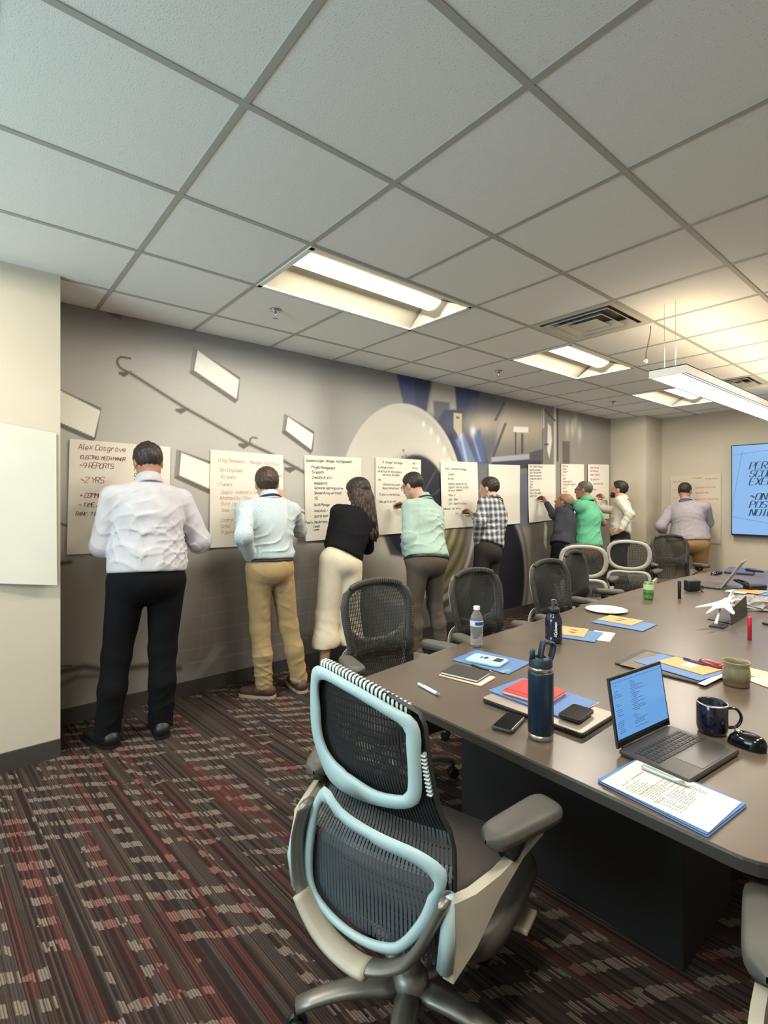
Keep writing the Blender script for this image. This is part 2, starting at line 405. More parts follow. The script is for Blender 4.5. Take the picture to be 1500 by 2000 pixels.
# ------------------------------------------------------------------ air vents, sprinklers, hanging microphone, pendant lamp
M_vent = mat('vent_metal', S(196, 192, 182), 0.5, noise=0.04)
M_dark = mat('duct_dark', S(84, 80, 74), 0.8, noise=0.1)
VL = ['square louvred air vent between the two nearer troffer lights', 'square louvred air vent partly behind the hanging linear lamp']
for (i, j), lab in zip(VENTS, VL):
    x1, x0, y0, y1 = GX[i], GX[i + 1], GY[j], GY[j + 1]; cx, cy = (x0 + x1) / 2, (y0 + y1) / 2; hw = (x1 - x0) / 2 - 0.012; hy = (y1 - y0) / 2 - 0.012
    t = thing('air_vent', lab, 'vent', (cx, cy, CZ), 'square air vents')
    f = MB(); f.box((cx, cy, CZ + 0.07), (2 * hw, 2 * hy, 0.01)); f.build('duct', M_dark, t)
    def ring(s0, z0, s1, z1, nm):
        m_ = MB(); q = [(-1, -1), (1, -1), (1, 1), (-1, 1)]
        vs = [(cx + a * hw * s0, cy + b_ * hy * s0, z0) for a, b_ in q] + [(cx + a * hw * s1, cy + b_ * hy * s1, z1) for a, b_ in q]
        vs += [(p[0], p[1], p[2] + 0.006) for p in vs]
        fs = []
        for k in range(4):
            l = (k + 1) % 4; fs += [(k, l, 4 + l, 4 + k), (8 + k, 12 + k, 12 + l, 8 + l), (k, 8 + k, 8 + l, l), (4 + k, 4 + l, 12 + l, 12 + k)]
        m_.add(vs, fs); m_.build(nm, M_vent, t)
    ring(1.0, CZ - 0.002, 0.86, CZ + 0.002, 'vent_frame'); ring(0.80, CZ - 0.012, 0.62, CZ + 0.028, 'louvre'); ring(0.56, CZ - 0.014, 0.38, CZ + 0.024, 'louvre')
    p = MB(); p.box((cx, cy, CZ - 0.008), (hw * 0.62, hy * 0.62, 0.006)); p.build('centre_plate', M_vent, t)
SPL = ['metal fire sprinkler head beside the nearest troffer light', 'metal fire sprinkler head beside the middle troffer light', 'metal fire sprinkler head farthest down the ceiling']
for (u, v), lab in zip([(538, 606), (974, 725), (1197, 785)], SPL):
    p = onz(u, v, CZ); t = thing('fire_sprinkler', lab, 'sprinkler', p, 'fire sprinkler heads')
    MB().lathe([(0.036, 0), (0.036, -0.004), (0.018, -0.010), (0.0, -0.010)], p, 16).build('escutcheon', M_chrome, t, smooth=True)
    a = MB().lathe([(0.009, -0.008), (0.007, -0.030), (0.003, -0.040), (0.002, -0.048), (0.018, -0.050), (0.018, -0.053), (0, -0.053)], p, 12)
    for s in (-1, 1): a.tube([p + V(s * .008, 0, -.012), p + V(s * .013, 0, -.03), p + V(0, 0, -.046)], .0022, 6)
    a.build('deflector', M_chrome, t, smooth=True)
p = onz(1271, 636, CZ); q = onz(1271, 636, CZ) + V(-0.03, -0.01, -0.25)
t = thing('hanging_microphone', 'thin cord with a small bright capsule hanging from the ceiling by the vent', 'microphone', p)
MB().tube([p + V(0, 0, 0), p + V(-.004, 0, -.06), p + V(-.022, -.004, -.15), p + V(-.03, -.008, -.2), q], .0028, 6).build('cord', M_dark, t, smooth=True)
MB().lathe([(0, .012), (.011, .010), (.014, -.004), (.011, -.018), (0, -.022)], q, 12).build('capsule', M_white, t, smooth=True)

pz = 2.27; PW = 0.22; PL = 3.66; PH = 0.055
pe = onz(1303, 724, pz); px, py = float(pe[0]), float(pe[1])
t = thing('pendant_light', 'long white linear lamp hung on thin cables over the table', 'lamp', (px, py + PL / 2, pz))
b_ = MB()
b_.box((px, py + PL / 2, pz + 0.02), (PW, PL, 0.006))
for s in (-1, 1): b_.box((px + s * (PW / 2 - .005), py + PL / 2, pz - 0.004), (0.010, PL, PH))
for yy in (py + .005, py + PL - .005): b_.box((px, yy, pz - 0.004), (PW - .02, 0.010, PH))
b_.build('lamp_body', M_white, t)
M_led = mat('lit_led_strip', S(255, 252, 240), 0.5, noise=0, emit=(1.0, 0.93, 0.76, 1), estr=5.0)
MB().box((px - 0.02, py + PL / 2, pz - 0.022), (PW * 0.60, PL - .06, 0.008)).build('led_diffuser', M_led, t)
M_led2 = mat('lit_led_side', S(255, 252, 240), 0.5, noise=0, emit=(1.0, 0.9, 0.7, 1), estr=1.6)
MB().box((px + PW * 0.385, py + PL / 2, pz - 0.022), (0.012, PL - .06, 0.006)).build('led_side_strip', M_led2, t)
MB().box((px + PW * 0.325, py + PL / 2, pz - 0.020), (0.016, PL - .06, 0.004)).build('louvre_strip', M_dark, t)
for yy in (py + 0.02, py + PL - 0.02):
    for s in (-0.04, 0.03):
        MB().tube([(px + s, yy + abs(s), pz + .02), (px + s, yy + abs(s), CZ)], .0016, 5).build('suspension_cable', M_chrome, t)
area_light('pendant_uplight', (px, py + PL / 2, pz + 0.05), (PI, 0, 0), PW * .8, PL - .1, PENDANT_UP_W, (1.0, .78, .50))
area_light('pendant_downlight', (px - .02, py + PL / 2, pz - 0.034), (0, 0, 0), PW * .55, PL - .1, PENDANT_DOWN_W, WARM)

# ------------------------------------------------------------------ printed mural (a flat print: colour per point of the sheet)
def seg_poly(u, v, poly):
    """signed distance (px) to a polygon, negative inside"""
    d = np.full(u.shape, 1e18); s = np.ones(u.shape); n = len(poly)
    for i in range(n):
        ax, ay = poly[i]; bx, by = poly[i - 1]
        ex, ey = bx - ax, by - ay; wx, wy = u - ax, v - ay
        t_ = np.clip((wx * ex + wy * ey) / (ex * ex + ey * ey + 1e-9), 0, 1)
        dx, dy = wx - ex * t_, wy - ey * t_; d = np.minimum(d, dx * dx + dy * dy)
        c1, c2, c3 = v >= ay, v < by, ex * wy > ey * wx
        f = (c1 & c2 & c3) | (~c1 & ~c2 & ~c3); s = np.where(f, -s, s)
    return s * np.sqrt(d)
def line_d(u, v, pts):
    d = np.full(u.shape, 1e9)
    for (ax, ay), (bx, by) in zip(pts[:-1], pts[1:]):
        ex, ey = bx - ax, by - ay; t_ = np.clip(((u - ax) * ex + (v - ay) * ey) / (ex * ex + ey * ey + 1e-9), 0, 1)
        d = np.minimum(d, np.hypot(u - ax - ex * t_, v - ay - ey * t_))
    return d
def lin(c): return np.array(S(*c)[:3])
def mural():
    ys = [JY - 0.02]
    while ys[-1] < ENDY:
        ys.append(ys[-1] + 0.0045 * (1 + 0.30 * max(0, ys[-1] - .5)))
    ys[-1] = ENDY; ys = np.array(ys); zs = np.linspace(0.0, CZ + 0.02, 350)
    Yg, Zg = np.meshgrid(ys, zs, indexing='ij')
    dep = WX * FW[0] + Yg * FW[1]; rr = WX * RT[0] + Yg * RT[1]
    u = CXP + FPX * rr / dep; v = HY - FPX * (Zg - CAMZ) / dep
    rng = np.random.RandomState(3)
    def sm(x, a, b_): t_ = np.clip((x - a) / (b_ - a + 1e-9), 0, 1); return t_ * t_ * (3 - 2 * t_)
    Zr = Zg / CZ
    C = np.zeros(u.shape + (3,))
    def over(a, col):
        nonlocal C
        col = np.asarray(col, float); C = C * (1 - a[..., None]) + (col if col.ndim > 1 else col[None, None, :]) * a[..., None]
    def poly(pts, col, soft=0.8, op=1.0): over(op * (1 - sm(seg_poly(u, v, pts), -soft, soft)), lin(col))
    def line(pts, wd, col, soft=0.8, op=1.0): over(op * (1 - sm(line_d(u, v, pts), wd / 2 - soft, wd / 2 + soft)), lin(col))
    def ell(cx, cy, rx_, ry_): return (np.hypot((u - cx) / rx_, (v - cy) / ry_) - 1) * min(rx_, ry_)
    def blob(cx, cy, rx_, ry_, col, op): over(op * np.exp(-(((u - cx) / rx_) ** 2 + ((v - cy) / ry_) ** 2)), lin(col))
    # sheet-metal grey, a darker floor zone below
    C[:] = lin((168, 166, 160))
    over(sm(Zr, 0.82, 1.0) * 0.75, lin((108, 107, 105)))  # shade under the ceiling, where the lamps cut off, painted into the print
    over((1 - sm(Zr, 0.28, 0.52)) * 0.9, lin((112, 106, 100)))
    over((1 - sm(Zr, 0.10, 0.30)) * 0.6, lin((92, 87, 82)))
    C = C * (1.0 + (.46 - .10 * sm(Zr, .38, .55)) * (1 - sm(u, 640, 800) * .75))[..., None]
    # left: lighter stair side below the first sheet, ledge, dark rubble
    poly([(90, 1085), (330, 1085), (350, 1200), (330, 1300), (90, 1330)], (164, 158, 149), 25, .7)
    poly([(110, 1335), (380, 1300), (420, 1340), (110, 1420)], (150, 143, 134), 12, .6)
    line([(118, 1312), (165, 1302), (215, 1310), (292, 1300), (350, 1306)], 11, (62, 58, 54), 5, .85)
    line([(118, 1338), (150, 1322), (190, 1320)], 8, (72, 68, 62), 5, .7)
    line([(118, 1301), (140, 1300)], 3, (60, 56, 52), 1.5)
    # big grey panel to the right of the man with the sheet, with stair rails
    poly([(408, 1072), (596, 1058), (640, 1110), (640, 1290), (380, 1330), (385, 1180)], (122, 117, 112), 14, .75)
    for k in range(5):
        y0 = 1132 + 31 * k; line([(352, y0 + 16), (470, y0 - 6), (640, y0 - 36)], 2.0, (142, 138, 132), 1.0, .7)
    for x0 in (405, 432, 470, 585, 612): line([(x0, 1120), (x0 - 16, 1280)], 2.2, (140, 136, 130), 1.0, .45)
    poly([(355, 1345), (372, 1345), (440, 1262), (420, 1262)], (150, 146, 138), 4, .7)
    poly([(560, 1250), (700, 1215), (720, 1260), (560, 1310)], (78, 74, 70), 12, .7)
    line([(372, 1296), (470, 1276), (600, 1246)], 3, (150, 146, 140), 1.5, .5)
    poly([(578, 1020), (598, 1030), (596, 1062), (580, 1062)], (58, 55, 53), 5, .8)
    # ledge under the first window
    poly([(110, 1022), (134, 1030), (130, 1090), (110, 1096)], (188, 182, 170), 2)
    line([(110, 1020), (140, 1030)], 5, (110, 104, 98), 2); line([(110, 1102), (138, 1098)], 7, (84, 80, 76), 3)
    poly([(205, 600), (240, 612), (236, 624), (215, 616)], (112, 108, 102), 2)
    # vertical sheet seam and tank shading towards the engine
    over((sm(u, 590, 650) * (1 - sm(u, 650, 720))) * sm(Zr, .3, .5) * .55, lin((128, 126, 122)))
    # the windows of the stair
    def win(w_, fl):
        (a, b_, c, d_) = w_
        o = fl
        fr = [(a[0] - 5 - o, a[1] - 6), (b_[0] + 2, b_[1] - 5), (c[0] + 3, c[1] + 3), (c[0] - o, c[1] + 9), (d_[0] - 6 - o, d_[1] + 6)]
        poly(fr, (112, 107, 101), 1.2); 
        poly([(a[0] - 5 - o, a[1] - 5), (a[0] - 2, a[1] - 2), (d_[0] - 2, d_[1] - 1), (d_[0] - 6 - o, d_[1] + 5)], (146, 141, 134), 1.0)
        poly([a, b_, c, d_], (250, 246, 234), 1.0)
    win([(386, 684), (467, 742), (462, 779), (379, 723)], 3); win([(562, 814), (612, 848), (608, 878), (558, 840)], 1.5)
    win([(354, 884), (414, 908), (412, 956), (350, 928)], 4); win([(106, 757), (196, 802), (184, 854), (106, 820)], 4)
    poly([(574, 985), (596, 997), (596, 1026), (574, 1017)], (246, 240, 226), 1.2); line([(540, 975), (596, 1003)], 3, (96, 92, 88), 1.2)
    # hand rail
    line([(258, 732), (360, 796), (484, 866), (524, 884), (604, 928)], 8.0, (132, 127, 119), 2.5, .6)
    line([(254, 700), (246, 699), (236, 697), (229, 702), (229, 710), (235, 719), (260, 732), (360, 796), (484, 866), (524, 884), (604, 928)], 4.6, (104, 98, 91), 1.0)
    for bx, by in ((232, 727), (343, 799), (466, 867), (556, 914)): poly([(bx - 1, by - 1), (bx + 28, by - 2), (bx + 20, by + 4), (bx + 10, by + 10), (bx, by + 4)], (104, 99, 93), 1.2)
    line([(488, 864), (489, 857), (494, 854), (502, 856)], 3.2, (104, 98, 91), 1)
    # right part of the print: hangar wall, blue frames, tank
    over(sm(u, 640, 760) * sm(Zr, .30, .42) * .35, lin((120, 120, 122)))
    zone = sm(u, 835, 850) * (1 - sm(u, 968, 985))
    over(zone * .8, lin((98, 102, 112)))
    over(sm(u, 962, 975) * (1 - sm(u, 1052, 1064)), lin((124, 120, 113)))
    over(sm(u, 962, 975) * (1 - sm(u, 1052, 1064)) * np.exp(-((v - 835) / 34) ** 2) * .8, lin((196, 182, 158)))
    poly([(768, 700), (846, 715), (830, 815), (790, 800)], (54, 68, 110), 2.5); poly([(808, 700), (846, 715), (832, 815), (812, 800)], (44, 52, 82), 2, .8)
    poly([(846, 735), (890, 745), (892, 800), (862, 830), (838, 802)], (166, 161, 152), 2)
    poly([(884, 700), (948, 720), (928, 812), (955, 905), (880, 905), (850, 830), (868, 800), (892, 800)], (60, 70, 100), 2.5)
    poly([(846, 782), (878, 786), (880, 900), (850, 880)], (70, 76, 94), 3, .8)
    poly([(925, 770), (985, 782), (966, 880), (950, 905), (905, 905), (905, 830)], (92, 94, 104), 8, .75)
    blob(945, 828, 40, 20, (206, 190, 166), .75)
    poly([(905, 900), (890, 860), (905, 845), (930, 905)], (120, 145, 190), 3, .8); poly([(925, 845), (938, 838), (948, 905), (930, 905)], (84, 104, 150), 3, .9)
    line([(898, 842), (912, 905)], 5, (180, 196, 222), 2, .8); line([(918, 835), (938, 900)], 4, (150, 170, 205), 2, .7)
    blob(924, 842, 5, 10, (240, 244, 250), .9); blob(899, 850, 4, 8, (220, 226, 236), .8)
    poly([(845, 835), (885, 850), (900, 930), (880, 930), (850, 880)], (38, 44, 64), 4, .85)
    poly([(886, 806), (902, 808), (902, 840), (898, 856), (886, 836)], (200, 188, 158), 1.2); poly([(891, 813), (897, 814), (897, 818), (891, 817)], (96, 88, 74), .8)
    line([(984, 788), (968, 820)], 5, (86, 84, 84), 1.5); line([(987, 828), (962, 895)], 5, (80, 80, 82), 1.5)
    poly([(1003, 833), (1032, 834), (1032, 845), (1003, 844)], (252, 248, 238), 1); line([(1007, 845), (1007, 905)], 2.6, (66, 64, 64), .8); line([(1020, 848), (1020, 884)], 4, (66, 64, 64), 1)
    poly([(960, 893), (1062, 884), (1062, 898), (960, 905)], (176, 178, 184), 1.5); poly([(960, 902), (1062, 895), (1062, 912), (960, 920)], (58, 62, 76), 2)
    poly([(1034, 884), (1062, 876), (1062, 900), (1034, 900)], (84, 84, 88), 2)
    # column with rails and the bright metal sheet at the far end
    over(sm(u, 1056, 1064) * sm(Zr, 0, .05), lin((148, 144, 136)))
    over(sm(u, 1060, 1066) * (1 - sm(u, 1084, 1090)) * .6, lin((118, 114, 108)))
    poly([(1070, 826), (1076, 834), (1078, 862), (1073, 895), (1069, 880)], (232, 228, 216), 1.5)
    poly([(1058, 800), (1063, 796), (1063, 835), (1058, 840)], (214, 210, 200), 1.2)
    line([(1060, 795), (1060, 1190)], 2, (70, 68, 66), .8, .7); line([(1084, 790), (1084, 1190)], 4.5, (206, 201, 190), 1, .9); line([(1089, 790), (1089, 900)], 3.5, (84, 80, 76), 1)
    line([(1064, 800), (1084, 822)], 3, (88, 84, 80), 1); line([(1064, 868), (1070, 868)], 3, (60, 58, 56), 1)
    poly([(1098, 861), (1113, 862), (1113, 925), (1099, 925)], (104, 99, 93), 1.2)
    for x0, y0 in ((1118, 835), (1124, 822), (1132, 845), (1108, 838)): blob(x0, y0, 3.5, 17, (226, 221, 208), .6)
    over(sm(u, 1092, 1100) * sm(v, 990, 1060) * .35, lin((108, 103, 97)))
    # engine: white lip, grey throat, dark fan, striped cowl
    d = ell(783, 985, 122, 197)
    over(1 - sm(d, -1.5, 1.5), lin((214, 209, 197)))
    inside = (1 - sm(d, -1.5, 1.5))
    over(inside * np.clip((u - 770) / 130, 0, 1) * .25, lin((238, 235, 226)))
    over(inside * sm(v, 1040, 1150) * .75, lin((128, 122, 114)))
    over(inside * np.exp(-((d + 8) / 7) ** 2) * .35 * sm(u, 740, 840), lin((150, 148, 142)))
    d2 = ell(806, 990, 78, 118); over((1 - sm(d2, -26, 3)) * inside * .9, lin((150, 145, 136)))
    d3 = ell(812, 990, 64, 102); over((1 - sm(d3, -2.5, 2.5)), lin((40, 42, 52)))
    fan = (1 - sm(d3, -2.5, 2.5))
    for k in range(14):
        a = -1.2 + k * .42; line([(812 + 12 * math.cos(a), 1000 + 18 * math.sin(a)), (812 + 60 * math.cos(a + .35), 990 + 96 * math.sin(a + .35))], 3, (96, 98, 110), 2, .5)
    for k in range(7):
        a = -1.15 + k * .16; blob(783 + 108 * math.cos(a) * 1.0, 985 + 172 * math.sin(a), 2.6, 6, (252, 250, 244), .9)
    for x0, y0 in ((788, 880), (792, 890), (786, 893)): blob(x0, y0, 2, 2.5, (70, 66, 62), .9)
    cw = (1 - sm(ell(880, 1045, 60, 150), -2, 2)) * sm(v, 960, 985) * sm(u, 836, 850)
    stripe = 0.5 + 0.5 * np.sin((np.hypot((u - 812) / 64, (v - 990) / 102)) * 26)
    over(cw * (1 - (1 - sm(d3, -2, 2))), lin((112, 104, 70)))
    over(cw * stripe * .6 * (1 - fan), lin((196, 190, 150))); over(cw * sm(u, 900, 915) * .75, lin((132, 126, 130)))
    for k, (rx_, cc) in enumerate(((97, (206, 200, 196)), (104, (82, 78, 84)), (112, (176, 170, 168)))):
        dd = np.abs(ell(830, 1010, rx_, rx_ * 1.75)); over((1 - sm(dd, 1.5, 4)) * cw * .8, lin(cc))
    d4 = ell(985, 1120, 62, 145); over((1 - sm(d4, -2, 2)) * sm(v, 1000, 1012), lin((150, 144, 136)))
    d5 = ell(975, 1125, 50, 128); over((1 - sm(d5, -3, 3)) * sm(v, 1000, 1010), lin((32, 34, 44)))
    over((1 - sm(np.abs(d5 - 6), 1, 3.5)) * sm(v, 1005, 1015) * .7 * sm(u, 985, 1000), lin((92, 88, 88)))
    poly([(1012, 925), (1032, 925), (1034, 1030), (1014, 1030)], (96, 104, 128), 4, .7)
    poly([(1036, 1018), (1062, 1018), (1062, 1190), (1036, 1190)], (120, 115, 108), 2, .8); poly([(1064, 1018), (1069, 1030), (1067, 1072), (1062, 1060)], (232, 228, 218), 1.2)
    poly([(748, 1044), (786, 1040), (788, 1088), (762, 1084)], (30, 34, 46), 4, .9)
    # fine print grain
    g = rng.normal(0, 1, u.shape); C = np.clip(C * (1 + 0.015 * g[..., None]), 0, 1)
    n, m_ = u.shape
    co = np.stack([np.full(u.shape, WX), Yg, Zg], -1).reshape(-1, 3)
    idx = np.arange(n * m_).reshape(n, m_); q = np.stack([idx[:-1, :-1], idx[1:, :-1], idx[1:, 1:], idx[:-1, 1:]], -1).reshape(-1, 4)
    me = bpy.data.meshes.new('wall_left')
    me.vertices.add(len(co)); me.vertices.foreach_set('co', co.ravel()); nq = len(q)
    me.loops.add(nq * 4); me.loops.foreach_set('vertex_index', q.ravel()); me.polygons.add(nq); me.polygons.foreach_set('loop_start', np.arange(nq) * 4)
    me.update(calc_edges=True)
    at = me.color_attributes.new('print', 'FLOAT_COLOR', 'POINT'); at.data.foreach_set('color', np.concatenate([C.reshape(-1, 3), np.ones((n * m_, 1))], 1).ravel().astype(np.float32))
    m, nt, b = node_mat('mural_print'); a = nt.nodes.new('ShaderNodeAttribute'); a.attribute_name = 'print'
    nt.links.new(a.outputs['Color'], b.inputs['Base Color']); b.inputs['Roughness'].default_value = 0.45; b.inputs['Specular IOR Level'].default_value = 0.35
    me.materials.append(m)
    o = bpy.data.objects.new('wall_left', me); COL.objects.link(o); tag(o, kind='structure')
    bk = MB().box((WX - 0.07, (JY + ENDY) / 2, CZ / 2 + .05), (0.12, ENDY - JY + .3, CZ + .1)); shell('wall_left_backing', bk, M_wall)
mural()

# ================================================================== office chairs
M_frame = mat('pale_grey_chair_frame', S(172, 196, 199), 0.42, noise=0.02, nscale=12)
M_net = mat('black_elastomer_net', S(30, 33, 36), 0.5, noise=0.08)
M_seat = mat('charcoal_seat_fabric', S(72, 66, 62), 0.85, noise=0.12, nscale=220, bump=0.2, bscale=500)
M_shell = mat('grey_brown_seat_shell', S(66, 62, 57), 0.5, noise=0.04)
M_armp = mat('taupe_arm_support', S(176, 168, 152), 0.45, noise=0.03)
M_pad = mat('grey_arm_pad', S(80, 78, 72), 0.55, noise=0.04, bump=0.05)
M_alu = mat('polished_aluminium', S(140, 136, 130), 0.42, 0.75, noise=0.05, nscale=6)
M_blk2 = mat('chair_black_plastic', S(30, 30, 32), 0.4, noise=0.05)

def spline(pts, n=6, closed=True):
    P = [np.array(p, float) for p in pts]; m = len(P); out = []
    for i in range(m if closed else m - 1):
        if closed: p0, p1, p2, p3 = P[i - 1], P[i], P[(i + 1) % m], P[(i + 2) % m]
        else: p0, p1, p2, p3 = P[max(i - 1, 0)], P[i], P[i + 1], P[min(i + 2, m - 1)]
        for k in range(n):
            t = k / n
            out.append(0.5 * (2 * p1 + (p2 - p0) * t + (2 * p0 - 5 * p1 + 4 * p2 - p3) * t * t + (3 * p1 - p0 - 3 * p2 + p3) * t ** 3))
    if not closed: out.append(P[-1])
    return out

CH_N = [0]
def make_chair(label, up_o, up_i, lo_o, lo_i, carrier, y_up, y_lo, edge, frame_mat=None, spread=1.0, flare=0.6, rib_mat=None, rib_span=(-.165, .105), net_mat=None):
    """local frame: seat faces +y, base under the origin. Outlines are (x, z); y_up / y_lo give the back surface."""
    fm = frame_mat or M_frame; M_net = net_mat or globals()['M_net']
    root = thing('office_chair', label, 'chair', (0, 0, 0), 'mesh backed office chairs round the table')
    def ringband(o, i, yf, th, name):
        n = 56
        def res(pts):
            P = spline([V(a, b) for a, b in pts], 8); P = P + [P[0]]
            L = np.concatenate([[0], np.cumsum([np.linalg.norm(P[k + 1] - P[k]) for k in range(len(P) - 1)])])
            out = []
            for k in range(n):
                s = L[-1] * k / n; j = min(np.searchsorted(L, s, side='right') - 1, len(P) - 2); f = (s - L[j]) / (L[j + 1] - L[j] + 1e-9); out.append(P[j] * (1 - f) + P[j + 1] * f)
            return out
        A = res(o); Bc = res(i); c = sum(Bc) / n
        B2 = []
        for a in A:                        # nearest inner point along the spoke to the centre
            d_ = nrm(a - c); best = max(Bc, key=lambda q: np.dot(nrm(q - c), d_)); B2.append(c + d_ * np.linalg.norm(best - c))
        rows = []
        for a, b_ in zip(A, B2):
            m_ = (a + b_) / 2; row = []
            for (p, dy) in ((a, 0), (a * .8 + m_ * .2, -th * .75), (m_, -th), (b_ * .8 + m_ * .2, -th * .75), (b_, 0), (m_, th * .45)):
                row.append(V(p[0], yf(p[0], p[1]) + dy, p[1]))
            rows.append(row + [row[0]])
        rows.append(rows[0])
        MB().grid(rows, True).build(name, fm, root, smooth=True)
        return A, B2
    Au, Bu = ringband(up_o, up_i, y_up, 0.011, 'upper_back_frame')
    Al, Bl = ringband(lo_o, lo_i, y_lo, 0.012, 'lower_back_frame')
    # elastomer net: vertical strands from the top edge to the seat, thin cross threads
    def span(z):
        for (z0, a0, b0), (z1, a1, b1) in zip(edge[:-1], edge[1:]):
            if z0 <= z <= z1: t = (z - z0) / (z1 - z0); return a0 + (a1 - a0) * t, b0 + (b1 - b0) * t
        return edge[-1][1:] if z > edge[-1][0] else edge[0][1:]
    z_lo, z_hi = edge[0][0], edge[-1][0]; zm0, zm1 = 0.655, 0.735
    def ysurf(x, z):
        t = min(1, max(0, (z - 0.59) / 0.09)); t = t * t * (3 - 2 * t)
        return (1 - t) * y_lo(x, z) + t * y_up(x, z) + 0.016 + flare * max(0, 0.56 - z) ** 1.6
    ns = 40; nz = 27; net = MB(); net2 = MB(); M_net2 = net_mat or mat('daylit_elastomer_net', S(70, 80, 88), 0.45, noise=0.06)  # lower strands: same black net, with blue daylight put into the colour
    for k in range(ns):
        f = (k + 0.5) / ns; P = []; hw = []
        for j in range(nz):
            z = z_lo + (z_hi - z_lo) * j / (nz - 1); a, b_ = span(z); x = a + (b_ - a) * f; P.append((x, z)); hw.append((b_ - a) / ns * (0.34 if z > zm1 else 0.36))
        vs = []; fs = []
        for (x, z), h_ in zip(P, hw):
            y = ysurf(x, z); vs += [(x - h_, y, z), (x + h_, y, z), (x, y + 0.005, z)]
        for j in range(nz - 1):
            a = 3 * j; fs += [(a, a + 1, a + 4, a + 3), (a + 1, a + 2, a + 5, a + 4), (a + 2, a, a + 3, a + 5)]
        cut = next(j for j in range(nz) if P[j][1] > .62)
        net2.add(vs[:3 * cut + 3], [f for f in fs if max(f) < 3 * cut + 3]); net.add(vs[3 * cut:], [tuple(i - 3 * cut for i in f) for f in fs if min(f) >= 3 * cut])
    for j in range(30):
        z = z_lo + (z_hi - z_lo) * (j + .5) / 30; a, b_ = span(z); vs = []; fs = []; m_ = 12
        for q in range(m_ + 1):
            x = a + (b_ - a) * q / m_; y = ysurf(x, z) + .002; vs += [(x, y, z - .0018), (x, y, z + .0018)]
        (net if z > .62 else net2).add(vs, [(2 * q, 2 * q + 1, 2 * q + 3, 2 * q + 2) for q in range(m_)])
    tag(net.build('back_net', M_net, root), kind='stuff'); tag(net2.build('lower_back_net', M_net2, root), kind='stuff')
    G = []
    for j in range(9):                     # closed membrane of the waist, running down both sides
        z = 0.61 + 0.15 * j / 8; a, b_ = span(z); G.append([(a + (b_ - a) * q / 14, ysurf(a + (b_ - a) * q / 14, z) + .004, z) for q in range(15)])
    if net_mat is None: MB().grid(G).build('waist_panel', M_net, root, smooth=True)
    for s in (0, 1):
        G = []
        for j in range(20):
            z = z_lo + (z_hi - z_lo) * j / 19; e = span(z); x0 = e[s]; x1 = x0 + (-1 if s else 1) * 0.035
            G.append([(x0 + (-1 if s else 1) * -.006, ysurf(x0, z) - .012, z), (x0 + (-1 if s else 1) * -.008, ysurf(x0, z) + .004, z), (x1, ysurf(x1, z) + .007, z), (x1, ysurf(x1, z) + .001, z)])
        MB().grid(G, bool(s)).build('net_border', M_net, root, smooth=True)
    # ribbed flexible top edge
    a, b_ = rib_span; rb = MB(); m_ = 24
    for q in range(m_):
        f = (q + .5) / m_; x = a + (b_ - a) * f; dz = top_edge(x, Au)
        rb.box((x, ysurf(x, dz) + .006, dz - 0.0015), ((b_ - a) / m_ * .50, .0275, .0275), bev=.006)
    tag(rb.build('top_rib_row', rib_mat or mat('pale_rib', S(206, 218, 216), .5), root), kind='stuff')
    P = [V(x, ysurf(x, top_edge(x, Au)) + .006, top_edge(x, Au) - 0.002) for x in np.linspace(a - .004, b_ + .004, 26)]
    MB().tube(P, 0.0125, 8).build('top_edge_band', M_net, root, smooth=True)
    for s_ in (0, 1):                      # short ribbed runs where the net wraps the sides of the frame
        sr = MB()
        for q in range(11):
            z = .765 + .0095 * q; x = span(z)[s_]; sr.box((x * .985, ysurf(x, z) - .006, z), (.013, .026, .004), bev=.001)
        tag(sr.build('side_rib_row', rib_mat or mat('pale_rib', S(206, 218, 216), .5), root), kind='stuff')
    # carrier: U-shaped bar behind the lower back, taupe cover at its foot
    cp = spline([V(x, y_lo(x, z) - .022, z) for x, z in carrier], 6, closed=False)
    MB().tube(cp, 0.021, 10, flat=(0.55, 1.25), up=V(0, 0, 1) * 0 + V(0, -1, 0.01)).build('back_carrier', M_alu, root, smooth=True)
    k0, k1 = int(len(cp) * .30), int(len(cp) * .62)
    MB().tube([p + V(0, -.006, -.002) for p in cp[k0:k1]], 0.026, 10, flat=(0.6, 1.25), up=V(0, -1, 0.01)).build('carrier_cover', M_armp, root, smooth=True)
    # seat: cushion and shell
    def slab(z0, z1, hx, y0, y1, dome, r=0.09, nm='seat', mt=M_seat):
        n = 40; rows = []
        for (zz, k) in ((z0 - dome, .45), (z0 - dome * .55, .82), (z0, .97), ((z0 + z1) / 2, 1.0), (z1 - .012, .985), (z1, .93), (z1 + .006, .5), (z1 + .006, .02)):
            row = []
            for q in range(n):
                a_ = 2 * PI * q / n; c, s = math.cos(a_), math.sin(a_); e = 0.42
                x = hx * k * math.copysign(abs(c) ** e, c); y = (y0 + y1) / 2 + (y1 - y0) / 2 * k * math.copysign(abs(s) ** e, s)
                row.append((x, y, zz - (0.03 * max(0, (y - .12) / .2) ** 2 if zz > z0 else 0)))
            rows.append(row + [row[0]])
        m2 = MB().grid(rows, True); m2.add([p for p in rows[0][:-1]], [tuple(range(n))]); m2.build(nm, mt, root, smooth=True)
    slab(0.44, 0.480, 0.250, -0.165, 0.285, 0.02)
    slab(0.40, 0.462, 0.295, -0.16, 0.28, 0.085, nm='seat_shell', mt=M_shell)
